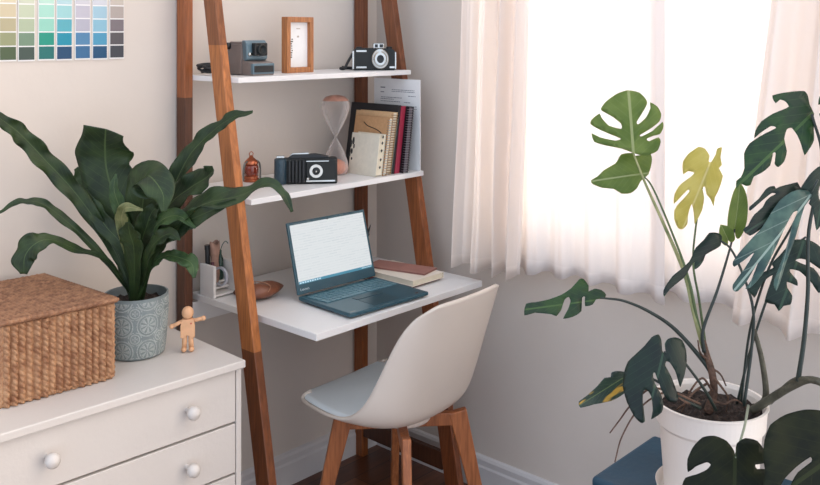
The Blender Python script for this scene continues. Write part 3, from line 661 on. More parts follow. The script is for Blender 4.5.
b = MB(); b.tube([pa, pa.lerp(pb, .3), pa.lerp(pb, .8), pb], lambda t: .0048 * min(1, (1 - t) * 3.2 + .12), 10, sub=4); b.build('pen_barrel', mat('dark teal pen', rgb(26, 42, 46), .3), c, smooth=True)
b = MB(); q = pa.lerp(pb, .55); b.tube([q + Vector((.006, -.004, 0)), pa.lerp(pb, .8) + Vector((.006, -.004, 0))], .0016, 6, sub=1); b.build('clip', BLACKP, c, smooth=True)

# ---------------------------------------------------------------- chair
SHELL = mat('cream moulded shell', rgb(222, 208, 194), .38, .02, 5)
CUSH = mat('pale grey seat pad', rgb(226, 234, 236), .5, .02, 8, .1, 150)
CW = wood('chair beech', [rgb(176, 108, 66)], (), axis=2, gscale=8)
H = thing('shell_chair', 'cream moulded shell chair with brown wooden legs at the desk', 'chair', (-.466, -.552, 0), math.radians(3))
cy_ = [.248, .222, .15, .06, -.03, -.105, -.155, -.185, -.208, -.231, -.254, -.275]
cz_ = [.440, .450, .450, .443, .437, .437, .462, .53, .60, .675, .752, .822]
cw_ = [.170, .200, .218, .230, .234, .232, .226, .218, .211, .204, .194, .180]
ey_ = [.238, .212, .145, .065, .00, -.045, -.082, -.113, -.143, -.175, -.212, -.250]
ez_ = [.474, .466, .462, .464, .474, .498, .540, .598, .660, .722, .780, .832]
def shell_pt(u, v, off=0.0):
    s = 2 * v - 1
    u = u * (1 - .07 * abs(s) ** 10 * max(0, (u - .7) / .3))
    y, z, w_, ey, ez = (lerp_tab(t_, u) for t_ in (cy_, cz_, cw_, ey_, ez_)); e = .012; k = abs(s) ** 2.5
    f = lambda q: Vector((0, lerp_tab(cy_, q) * (1 - k) + lerp_tab(ey_, q) * k, lerp_tab(cz_, q) * (1 - k) + lerp_tab(ez_, q) * k))
    t_ = (f(min(u + e, 1)) - f(max(u - e, 0))).normalized(); n_ = Vector((0, t_.z, -t_.y)) # towards sitter
    x = w_ * math.sin(s * PI / 2 * .86) / math.sin(PI / 2 * .86)
    p = Vector((x, 0, 0)) + f(u) + n_ * off
    if u > .80: k2 = ((u - .80) / .20) ** 2.5; p.x *= 1 - .10 * k2; p.z -= .022 * k2 * abs(s) ** 4
    if u < .12: p.y -= .04 * (1 - u / .12) * abs(s) ** 3
    return p
b = MB(); b.grid(lambda u, v: shell_pt(u, v), 56, 40); b.build('shell', SHELL, H, smooth=True, solid=.009, soff=-1, local=True)
def cush(u, v):
    uu = .012 + .56 * u; vv = .05 + .90 * v
    edge_ = min(min(u, (1 - u) * .6) / .08, min(v, 1 - v) / .10, 1); return shell_pt(uu, vv, .001 + .013 * math.sqrt(max(0, edge_ * (2 - edge_))))
b = MB(); b.grid(cush, 36, 28); b.build('seat_pad', CUSH, H, smooth=True, local=True)
b = MB(); b.lathe([(.075, .398), (.085, .405), (.085, .424), (.06, .43)], (0, -.02, 0), 28); b.build('mounting_plate', SHELL, H, smooth=False, local=True, bevel=.002)
for sx in (-1, 1):
    for sy in (-1, 1):
        top = Vector((sx * .122, -.012 + sy * .122, .415)); bot = Vector((sx * .192, -.012 + sy * .192, 0)); diag = Vector((sx, sy, 0)).normalized()
        b = MB(); b.beam(top, bot, .056, .026, side=diag, w2=.030, d2=.024); b.build('leg', CW, H, bevel=.004, seg=3, local=True)
for s in (-1, 1):
    b = MB(); b.beam((-.12, -.01 - s * .12, .392 ), (.12, -.01 + s * .12, .392), .026, .040 if s > 0 else .0396, side=(1, -s, 0)); b.build('cross_rail', CW, H, bevel=.003, local=True)
# ---------------------------------------------------------------- plants
VIEW = Vector((-.7361, -.6769, .25)).normalized()
def leaf_mat(name, c, vein, transl=.3, rough=.38, tcol=None, c2=None, vfreq=7.5, spec=.5, patch=None, pscale=3.2, p0=.5):
    m, nt, out = new_mat(name)
    b = N(nt, 'ShaderNodeBsdfPrincipled'); b.inputs['Roughness'].default_value = rough; b.inputs['Specular IOR Level'].default_value = spec
    uv = N(nt, 'ShaderNodeUVMap'); uv.uv_map = 'UVMap'; sp = N(nt, 'ShaderNodeSeparateXYZ'); nt.links.new(uv.outputs[0], sp.inputs[0])
    ab = N(nt, 'ShaderNodeMath', operation='ABSOLUTE'); nt.links.new(sp.outputs[0], ab.inputs[0])
    q = N(nt, 'ShaderNodeMath', operation='MULTIPLY_ADD'); q.inputs[1].default_value = -.55; nt.links.new(ab.outputs[0], q.inputs[0]); nt.links.new(sp.outputs[1], q.inputs[2])
    fq = N(nt, 'ShaderNodeMath', operation='MULTIPLY'); fq.inputs[1].default_value = vfreq; nt.links.new(q.outputs[0], fq.inputs[0])
    pp = N(nt, 'ShaderNodeMath', operation='PINGPONG'); pp.inputs[1].default_value = .5; nt.links.new(fq.outputs[0], pp.inputs[0])
    lt = N(nt, 'ShaderNodeMath', operation='LESS_THAN'); lt.inputs[1].default_value = .035; nt.links.new(pp.outputs[0], lt.inputs[0])
    lm = N(nt, 'ShaderNodeMath', operation='LESS_THAN'); lm.inputs[1].default_value = .035; nt.links.new(ab.outputs[0], lm.inputs[0])
    mxv = N(nt, 'ShaderNodeMath', operation='MULTIPLY_ADD'); mxv.inputs[1].default_value = .35; nt.links.new(lt.outputs[0], mxv.inputs[0]); nt.links.new(lm.outputs[0], mxv.inputs[2]); mxv.use_clamp = True
    tc = N(nt, 'ShaderNodeTexCoord'); nz = N(nt, 'ShaderNodeTexNoise'); nz.inputs['Scale'].default_value = 22; nz.inputs['Detail'].default_value = 4; nt.links.new(tc.outputs['Object'], nz.inputs['Vector'])
    cr = N(nt, 'ShaderNodeValToRGB'); cr.color_ramp.elements[0].position = .38; cr.color_ramp.elements[1].position = .62
    cr.color_ramp.elements[0].color = c2 or tuple(v * .7 for v in c[:3]) + (1,); cr.color_ramp.elements[1].color = c; nt.links.new(nz.outputs[0], cr.inputs[0])
    src = cr.outputs[0]
    if patch:   # discoloured leaf margin
        n2 = N(nt, 'ShaderNodeTexNoise'); n2.inputs['Scale'].default_value = pscale; nt.links.new(uv.outputs[0], n2.inputs['Vector'])
        r2 = N(nt, 'ShaderNodeValToRGB'); r2.color_ramp.elements[0].position = p0; r2.color_ramp.elements[1].position = p0 + .06; nt.links.new(n2.outputs[0], r2.inputs[0])
        m3 = N(nt, 'ShaderNodeMix', data_type='RGBA'); nt.links.new(r2.outputs[0], m3.inputs[0]); nt.links.new(src, m3.inputs[6]); m3.inputs[7].default_value = patch; src = m3.outputs[2]
    mx = N(nt, 'ShaderNodeMix', data_type='RGBA'); nt.links.new(mxv.outputs[0], mx.inputs[0]); nt.links.new(src, mx.inputs[6]); mx.inputs[7].default_value = vein
    nt.links.new(mx.outputs[2], b.inputs['Base Color'])
    t = N(nt, 'ShaderNodeBsdfTranslucent')
    if tcol: t.inputs[0].default_value = tcol
    else: nt.links.new(mx.outputs[2], t.inputs[0])
    bp = N(nt, 'ShaderNodeBump'); bp.inputs['Strength'].default_value = .35; bp.inputs['Distance'].default_value = .003; nt.links.new(mxv.outputs[0], bp.inputs['Height']); nt.links.new(bp.outputs[0], b.inputs['Normal'])
    ms = N(nt, 'ShaderNodeMixShader'); ms.inputs[0].default_value = transl; nt.links.new(b.outputs[0], ms.inputs[1]); nt.links.new(t.outputs[0], ms.inputs[2]); nt.links.new(ms.outputs[0], out.inputs[0])
    return m
def leaf_object(vs, fs, uvs, m, parent, name='leaf', thick=.0007):
    me = bpy.data.meshes.new(name); o = OFF[parent.name]
    me.from_pydata([tuple(Vector(p) - o) for p in vs], [], fs); me.materials.append(m)
    ul = me.uv_layers.new(name='UVMap')
    for p in me.polygons:
        p.use_smooth = True
        for li in p.loop_indices: ul.data[li].uv = uvs[me.loops[li].vertex_index]
    ob = bpy.data.objects.new(name, me); COL.objects.link(ob); ob.parent = parent; OFF[ob.name] = Vector(o)
    q = ob.modifiers.new('thickness', 'SOLIDIFY'); q.thickness = thick; q.offset = 0
    return ob
HALF = [(0, .0), (.05, -.07), (.16, -.17), (.34, -.23), (.55, -.21), (.75, -.12), (.90, .02), (.985, .18), (1, .34), (.96, .50), (.86, .64), (.72, .76), (.54, .86), (.34, .93), (.14, .985), (0, 1.03)]
TRI = [(0, .0), (.06, -.08), (.2, -.16), (.42, -.19), (.68, -.14), (.9, -.02), (1, .14), (.98, .28), (.86, .42), (.70, .55), (.54, .68), (.38, .80), (.24, .90), (.12, .98), (.04, 1.03), (0, 1.06)]
def monstera(parent, A, T, width, m, n=None, slits=((), ()), fold=.15, droop=.15, cup=.1, seed=0, half=HALF, wl=1.0, wr=1.0, rip=.03):
    """split heart shaped leaf, A = where the stalk joins, T = tip"""
    A, T = Vector(A), Vector(T); Y = (T - A); Ln = Y.length; Y.normalize(); n = Vector(n) if n else VIEW.copy(); n = (n - Y * n.dot(Y)).normalized(); X = Y.cross(n)
    rnd = random.Random(seed); den = spline([Vector((p[0], p[1], 0)) for p in half], 6); tot = [0]
    for i in range(1, len(den)): tot.append(tot[-1] + (den[i] - den[i - 1]).length)
    LL = tot[-1]
    def at(s):
        d = s * LL
        for i in range(1, len(den)):
            if tot[i] >= d: k = (d - tot[i - 1]) / (tot[i] - tot[i - 1] + 1e-9); return den[i - 1].lerp(den[i], k)
        return den[-1]
    def side(sl):
        pts = []; s = 0.0; sl = sorted(sl); step = .018
        cuts = [(a - w_ / 2, a + w_ / 2, dp, ang) for a, w_, dp, ang in sl]
        k = 0
        while s < 1.0:
            if k < len(cuts) and s >= cuts[k][0]:
                a0, a1, dp, ang = cuts[k]; p0, p1 = at(a0), at(a1); mid = (p0 + p1) / 2; tgt = Vector((.05, mid.y * .78 - ang, 0)); inn = mid.lerp(tgt, dp)
                dr = (inn - mid).normalized(); pr = Vector((-dr.y, dr.x, 0)); hw = (p1 - p0).length / 2
                if pr.dot(p0 - mid) < 0: pr = -pr
                for f_, g_ in ((.35, .85), (.7, 1.0), (.9, .7), (1.0, .25)): 
                    c_ = mid.lerp(inn, f_); pts.append(c_ + pr * hw * g_)
                for f_, g_ in ((1.0, .25), (.9, .7), (.7, 1.0), (.35, .85)):
                    c_ = mid.lerp(inn, f_); pts.append(c_ - pr * hw * g_)
                s = a1; k += 1; pts.append(at(s)); s += step; continue
            pts.append(at(s)); s += step
        return pts
    R = side(slits[1]); Lf = side(slits[0])
    poly = [Vector((p.x * wr, p.y)) for p in R] + [Vector((0, half[-1][1]))] + [Vector((-p.x * wl, p.y)) for p in reversed(Lf[1:])]
    P2 = [p.to_2d() if len(p) == 3 else p for p in poly]
    return leaf_poly(parent, A, Ln, X, Y, n, width, P2, m, fold, droop, cup, rip, rnd)
def leaf_poly(parent, A, Ln, X, Y, n, width, P2, m, fold, droop, cup, rip, rnd):
    """fill an outline with a fine mesh, then fold it on its midrib, droop the tip and cup the sides"""
    ne = len(P2); inner = []
    for i in range(-13, 14):
        for j in range(-5, 13): inner.append(Vector((i * .09 + rnd.uniform(-.002, .002), j * .09 + rnd.uniform(-.002, .002))))
    V, E_, F_, *_r = delaunay_2d_cdt(P2 + inner, [], [list(range(ne))], 1, 1e-5)
    par = list(range(len(V)))       # keep the blade itself, drop stray slivers
    def root(a):
        while par[a] != a: par[a] = par[par[a]]; a = par[a]
        return a
    for f_ in F_:
        for q in f_[1:]: par[root(q)] = root(f_[0])
    cnt = {}
    for f_ in F_: cnt[root(f_[0])] = cnt.get(root(f_[0]), 0) + 1
    big = max(cnt, key=cnt.get); F_ = [f_ for f_ in F_ if root(f_[0]) == big]
    vs = []; uvs = []; ph = rnd.uniform(0, 6)
    for p in V:
        x, y = p.x, p.y
        h = fold * abs(x) * width - cup * x * x * width - droop * max(0, y) ** 2 * Ln + rip * width * abs(x) * math.sin(9 * y + ph + 2 * x) - droop * .4 * min(0, y) ** 2 * 4 * Ln
        vs.append(A + X * (x * width) + Y * (y * Ln) + n * h); uvs.append((x, y))
    return leaf_object(vs, [tuple(f_) for f_ in F_], uvs, m, parent)
def shaped(parent, key, m, fold=.12, droop=.08, cup=.15, rip=.04, seed=0):
    """leaf with its own measured blade outline: x in metres from the midrib, y in midrib lengths"""
    A, T, n, pts = BLADES[key]; A, T, n = Vector(A), Vector(T), Vector(n); Y = T - A; Ln = Y.length; Y.normalize(); n = (n - Y * n.dot(Y)).normalized(); X = Y.cross(n)
    w_ = max(abs(p[0]) for p in pts); q = [Vector((p[0] / w_, p[1], 0)) for p in pts]; k = len(q); out = []
    for i in range(k):      # soften the corners
        a, b_, c_, d_ = q[i - 1], q[i], q[(i + 1) % k], q[(i + 2) % k]
        for t in (0, .34, .67):
            out.append((.5 * (2 * b_ + (c_ - a) * t * .8 + (-.8 * -2 * a * .0) ) if False else (b_.lerp(c_, t) + (((b_ - a) - (d_ - c_)) * .16 * t * (1 - t)))).to_2d())
    return leaf_poly(parent, A, Ln, X, Y, n, w_, out, m, fold, droop, cup, rip, random.Random(seed))
def strap(parent, pts, ws, m, n, fold=.25, wave=.2, wf=5, seed=0, nu=60, nv=10, twist=0.0, name='leaf'):
    P_ = spline([Vector(p) for p in pts], 12); M_ = len(P_) - 1; rnd = random.Random(seed); p1, p2 = rnd.uniform(0, 6), rnd.uniform(0, 6)
    L_ = sum((P_[i + 1] - P_[i]).length for i in range(M_)); vs = []; uvs = []; fs = []
    for i in range(nu + 1):
        u = i / nu; k = u * M_; j = min(int(k), M_ - 1); p = P_[j].lerp(P_[j + 1], k - j); t_ = (P_[min(j + 2, M_)] - P_[max(j - 1, 0)]).normalized()
        nn = n(u) if callable(n) else n; nn = Vector(nn); nn = (nn - t_ * nn.dot(t_)).normalized(); X = t_.cross(nn)
        if twist: q = Matrix.Rotation(twist * u, 3, t_); nn = q @ nn; X = q @ X
        w_ = lerp_tab(ws, u)
        for j2 in range(nv + 1):
            s = 2 * j2 / nv - 1; ph = p1 if s < 0 else p2
            h = fold * abs(s) * w_ + wave * w_ * abs(s) ** 2.2 * math.sin(wf * 2 * PI * u + ph) + .35 * wave * w_ * abs(s) ** 2 * math.sin(wf * 4.7 * PI * u + ph * 2)
            e = 1 + .10 * math.sin(wf * 2.6 * PI * u + ph) * abs(s) 
            vs.append(p + X * s * w_ * e + nn * h); uvs.append((s, u * L_ / .16))
    for i in range(nu):
        for j2 in range(nv):
            a = i * (nv + 1) + j2; fs.append((a, a + 1, a + nv + 2, a + nv + 1))
    return leaf_object(vs, fs, uvs, m, parent, name)

# --- bird's nest fern in the patterned planter
FERN = leaf_mat('fern leaf', rgb(48, 66, 34), rgb(70, 88, 50), .10, .45, c2=rgb(32, 48, 28), spec=.35, vfreq=5)
FERN2 = leaf_mat('fern leaf light', rgb(66, 90, 50), rgb(96, 114, 70), .16, .45, c2=rgb(44, 66, 40), spec=.35, vfreq=5)
FERN3 = leaf_mat('fern leaf pale', rgb(138, 142, 96), rgb(170, 166, 120), .2, .4, c2=rgb(96, 108, 66), vfreq=5)
PC = Vector((-1.197, -.288, .7203))
F = thing('potted_fern', 'dark green wavy leaved fern in an embossed grey blue planter', 'potted plant', PC)
PL1 = mat('planter glaze', rgb(124, 134, 134), .6, .08, 30, .15, 150); PL2 = mat('planter relief', rgb(158, 164, 160), .6, .06, 40, .15, 150)
def relief(a, z):
    """tile of rings, petals and corner diamonds; a = arc length, z = height"""
    tl = .0667; h = 0
    for dx, dz, big in ((0, 0, 1), (.5, .5, 0)):
        u = ((a / tl + dx) % 1 - .5) * tl; v = ((z / tl + .12 + dz) % 1 - .5) * tl; r = math.hypot(u, v); th = math.atan2(v, u)
        if big:
            if .0265 < r < .0295 or .0200 < r < .0222: h = 1
            elif r < .0190 and r > .004 and abs(math.cos(4 * th)) > .62 - r * 4: h = 1
            elif r <= .003: h = 1
        else:
            if (.010 < r < .0135) or (r < .0075 and abs(math.cos(2 * th)) > .5): h = 1
            if .016 < r < .0185 and abs(math.sin(2 * th)) > .3: h = 1
    return h
NA, NZ = 420, 110; vs = []; b = MB(); HZ = .157
for j in range(NZ + 1):
    z = HZ * j / NZ
    for i in range(NA):
        a = 2 * PI * i / NA; R = .0715 + .0115 * min(1, (j / NZ) * 1.3) ** .6; 
        if j < 3: R -= .004 * (3 - j) / 3
        h = relief(a * .0807, z) if 3 < j < NZ - 4 else .0
        R += .0009 * h
        vs.append(PC + Vector((R * math.cos(a), R * math.sin(a), .0003 + z)))
fs = []; mi = []
for j in range(NZ):
    for i in range(NA):
        fs.append((j * NA + i, j * NA + (i + 1) % NA, (j + 1) * NA + (i + 1) % NA, (j + 1) * NA + i)); mi.append(1 if relief(2 * PI * (i + .5) / NA * .0807, HZ * (j + .5) / NZ) and 3 < j < NZ - 4 else 0)
b.v = vs; b.f = fs; b.mi = mi
b.cur = 0
b.lathe([(.083, HZ), (.083, HZ + .002), (.0785, HZ + .002), (.077, HZ - .02), (.073, HZ - .05), (.066, .012), (0, .012)], PC, 60, caps=False)
b.lathe([(0, 0.0003), (.0675, .0003)], PC, 60, caps=False)
b.build('planter', [PL1, PL2], F, smooth=False)
SOIL = mat('potting soil', rgb(62, 48, 40), .95, .35, 90, 1.0, 120)
def soil(parent, c, R, z, seed, amp=.006):
    rnd = random.Random(seed); b = MB()
    def f(u, v):
        r = R * u; a = 2 * PI * v; x, y = c[0] + r * math.cos(a), c[1] + r * math.sin(a)
        return (x, y, z + amp * (math.sin(x * 160) * math.cos(y * 140) + .6 * math.sin(x * 310 + 1) * math.sin(y * 290)))
    b.grid(f, 20, 48); b.build('soil', SOIL, parent, smooth=True)
soil(F, PC, .0755, PC.z + .135, 1)
up = Vector((0, 0, 1)); NV = (VIEW + up * .5).normalized(); NB = VIEW.copy()
B0 = PC + Vector((0, 0, .135))
def fern(pts, ws, m=FERN, n=NV, **k):
    p = [B0 + Vector((random.uniform(-.012, .012), random.uniform(-.012, .012), -.004))] + [Vector(q) for q in pts]
    return strap(F, p, [w_ for w_ in ws], m, n, **k)
NL = Vector((.35, -.55, .75)).normalized()
fern([(-1.238, -0.242, 0.997), (-1.311, -0.192, 1.138), (-1.388, -0.167, 1.239), (-1.45, -0.159, 1.311), (-1.507, -0.157, 1.36)], [.004, .010, .018, .024, .025, .024, .021, .012], n=VIEW + up * .35, wave=.42, wf=5, seed=1)
fern([(-1.264, -0.243, 0.975), (-1.34, -0.205, 1.071), (-1.403, -0.181, 1.129), (-1.454, -0.169, 1.139), (-1.508, -0.155, 1.115)], [.004, .008, .010, .012, .012, .010, .008, .004], n=VIEW + up * .6, wave=.45, wf=4, seed=2)
fern([(-1.268, -0.269, 0.97), (-1.345, -0.259, 1.013), (-1.414, -0.258, 1.05), (-1.454, -0.258, 1.049), (-1.477, -0.248, 1.02), (-1.479, -0.246, 0.976)], [.004, .007, .010, .012, .013, .024, .030, .027, .009], n=lambda u: (NL * (1 - u) + VIEW * u * 1.3), wave=.3, wf=4, seed=3)
fern([(-1.206, -0.232, 1.052), (-1.227, -0.195, 1.184), (-1.237, -0.199, 1.253), (-1.251, -0.228, 1.313)], [.006, .020, .045, .068, .074, .073, .070, .056], n=VIEW, fold=.12, wave=.06, wf=2.2, seed=4)
fern([(-1.207, -0.202, 1.012), (-1.225, -0.138, 1.109), (-1.241, -0.091, 1.167), (-1.256, -0.075, 1.194)], [.005, .020, .034, .036, .026, .006], n=VIEW, wave=.15, seed=5)
fern([(-1.232, -0.307, 1.027), (-1.255, -0.312, 1.104), (-1.272, -0.308, 1.163), (-1.264, -0.303, 1.203)], [.005, .010, .016, .018, .012, .003], m=FERN2, n=VIEW, wave=.2, wf=3, seed=6)
fern([(-1.211, -0.33, 1.04), (-1.226, -0.374, 1.152), (-1.24, -0.417, 1.207), (-1.244, -0.487, 1.175), (-1.246, -0.499, 1.128)], [.006, .022, .045, .058, .052, .040, .026, .006], n=lambda u: (VIEW + up * (.2 + u)), fold=.1, wave=.10, wf=3, seed=7)
fern([(-1.253, -0.344, 1.011), (-1.285, -0.369, 1.091), (-1.299, -0.412, 1.134), (-1.292, -0.479, 1.137)], [.004, .010, .016, .016, .011, .003], m=FERN3, n=VIEW, wave=.25, wf=3, seed=8)
fern([(-1.161, -0.296, 1.027), (-1.11, -0.322, 1.144), (-1.077, -0.358, 1.238), (-1.043, -0.41, 1.301), (-1.018, -0.466, 1.341), (-0.993, -0.523, 1.359)], [.005, .014, .024, .028, .026, .022, .018, .015, .004], n=NV, wave=.30, wf=4.5, seed=9)
fern([(-1.168, -0.318, 1.018), (-1.136, -0.353, 1.111), (-1.111, -0.409, 1.159), (-1.094, -0.457, 1.189), (-1.092, -0.489, 1.213)], [.005, .018, .030, .036, .036, .030, .012], n=NV, wave=.22, wf=3, seed=10)
fern([(-1.19, -0.353, 1.006), (-1.17, -0.434, 1.083), (-1.143, -0.523, 1.136), (-1.108, -0.62, 1.164), (-1.073, -0.687, 1.197), (-1.061, -0.73, 1.178), (-1.053, -0.754, 1.134)], [.005, .016, .028, .036, .036, .030, .018, .012, .010, .004], n=lambda u: (VIEW * .8 + up * .9), wave=.28, wf=4, seed=11)
fern([(-1.204, -0.367, 0.985), (-1.195, -0.422, 1.051), (-1.175, -0.487, 1.091), (-1.155, -0.553, 1.122), (-1.12, -0.621, 1.156)], [.005, .014, .024, .028, .024, .014, .004], n=VIEW, m=FERN, wave=.3, wf=4, seed=12)
fern([(-1.201, -0.371, 0.964), (-1.187, -0.415, 0.995), (-1.18, -0.468, 0.998), (-1.171, -0.507, 0.987), (-1.173, -0.519, 0.955)], [.004, .010, .014, .014, .018, .016, .004], m=FERN2, n=NV, wave=.4, wf=4, seed=13)
fern([(-1.211, -0.36, 1.019), (-1.209, -0.422, 1.087), (-1.189, -0.473, 1.106), (-1.176, -0.531, 1.082)], [.004, .014, .022, .022, .014, .003], m=FERN2, n=NV, wave=.3, wf=3, seed=14)
fern([(-1.222, -0.348, 1.006), (-1.222, -0.378, 1.067), (-1.217, -0.398, 1.11), (-1.209, -0.422, 1.127)], [.006, .020, .028, .028, .018, .004], n=VIEW, wave=.15, wf=3, seed=15)
fern([(-1.225, -0.285, 0.991), (-1.256, -0.237, 1.057), (-1.276, -0.201, 1.111), (-1.282, -0.18, 1.149)], [.005, .014, .022, .024, .016, .004], n=VIEW, wave=.2, wf=3, seed=16)
fern([(-1.15, -0.279, 0.995), (-1.11, -0.263, 1.096), (-1.082, -0.279, 1.149), (-1.065, -0.312, 1.164)], [.005, .016, .026, .026, .018, .004], n=VIEW, wave=.2, wf=3, seed=17)
fern([(-1.248, -0.364, 1.008), (-1.271, -0.383, 1.061), (-1.285, -0.398, 1.095)], [.008, .020, .026, .024, .006], n=VIEW, wave=.12, wf=3, seed=18)
fern([(-1.224, -0.39, 0.998), (-1.223, -0.435, 1.045), (-1.214, -0.475, 1.065), (-1.208, -0.511, 1.055)], [.005, .014, .020, .018, .003], n=NV, wave=.2, wf=3, seed=19)
fern([(-1.195, -0.244, 0.952), (-1.212, -0.211, 1.009), (-1.213, -0.181, 1.072)], [.006, .020, .028, .024, .006], n=VIEW, wave=.12, wf=3, seed=20)

# --- stool, saucer and monstera
BLUE = mat('blue painted wood', rgb(8, 62, 84), .4, .1, 8, .1, 60)
BD = mat('dark blue edge', rgb(22, 40, 54), .4, .1, 8)
S = thing('stool', 'blue painted stool under the white plant pot', 'stool', (-.415, -1.52, 0))
b = MB(); b.box(-.575, -.26, -1.745, -1.293, .468, .5); b.build('stool_top', BLUE, S, bevel=.012, seg=4)
b = MB(); b.box(-.556, -.279, -1.73, -1.31, .40, .4685); b.build('apron', BD, S, bevel=.003)
for x in (-.548, -.287):
    for y in (-1.72, -1.32): b = MB(); b.beam((x, y, .401), (x + (.0), y, 0), .032, .032); b.build('leg', BD, S, bevel=.004)
b = MB()
for y in (-1.32, -1.72): b.lathe([(.005, 0), (.005, .002), (.003, .003)], (-.5750, y, .482), 14, axis=(-1, 0, 0))
b.build('highlight_dot', CHROME, S)  # chrome dots added to give the highlight on the stool corner
MC = Vector((-.472, -1.547, .5))
WP = mat('white plastic pot', rgb(236, 226, 216), .4, .02, 6)
b = MB(); b.lathe([(.098, .0005), (.108, .004), (.116, .014), (.1205, .030), (.122, .030), (.118, .014), (.110, .0075), (.098, .0065), (0, .0065)], MC, 56, caps=False)
b.lathe([(0, .0003), (.098, .0005)], MC, 56, caps=False)
tag(b.build('saucer', WP, smooth=True), 'white plastic saucer under the monstera pot on the blue stool', 'saucer')
G = thing('potted_monstera', 'tall monstera with split leaves in a white bucket pot', 'potted plant', MC + Vector((0, 0, .0068)))
b = MB(); b.lathe([(0, .007), (.094, .007), (.102, .012), (.113, .165), (.1165, .170), (.121, .174), (.1245, .219), (.1275, .221), (.1275, .224), (.121, .224), (.1165, .215), (.110, .16), (.098, .02), (0, .02)], MC, 64, caps=False)
b.build('pot', WP, G, smooth=False, bevel=0)
soil(G, MC, .1165, MC.z + .199, 3, .007)
MD = leaf_mat('monstera dark', rgb(32, 50, 40), rgb(50, 72, 56), .08, .38, c2=rgb(22, 38, 32), spec=.3)
MDT = leaf_mat('monstera dark glossy', rgb(20, 40, 30), rgb(44, 66, 52), .08, .32, c2=rgb(14, 28, 26), spec=.33)
MM = leaf_mat('monstera mid green', rgb(46, 76, 38), rgb(70, 98, 54), .20, .38, c2=rgb(30, 54, 36), spec=.35)
ML = leaf_mat('monstera light green', rgb(140, 160, 88), rgb(198, 204, 150), .6, .4, c2=rgb(98, 126, 62), tcol=rgb(152, 168, 88))
MY = leaf_mat('monstera yellow', rgb(222, 214, 140), rgb(238, 230, 180), .62, .4, c2=rgb(196, 188, 104), tcol=rgb(226, 218, 140))
ME = leaf_mat('monstera yellow edged', rgb(38, 58, 44), rgb(80, 96, 60), .12, .35, c2=rgb(28, 44, 38), patch=rgb(176, 138, 54), pscale=1.5, p0=.56)
MB2 = leaf_mat('monstera olive', rgb(30, 34, 18), rgb(40, 46, 26), .05, .5, c2=rgb(17, 22, 15), spec=.15)
sl = lambda *a: tuple(a)
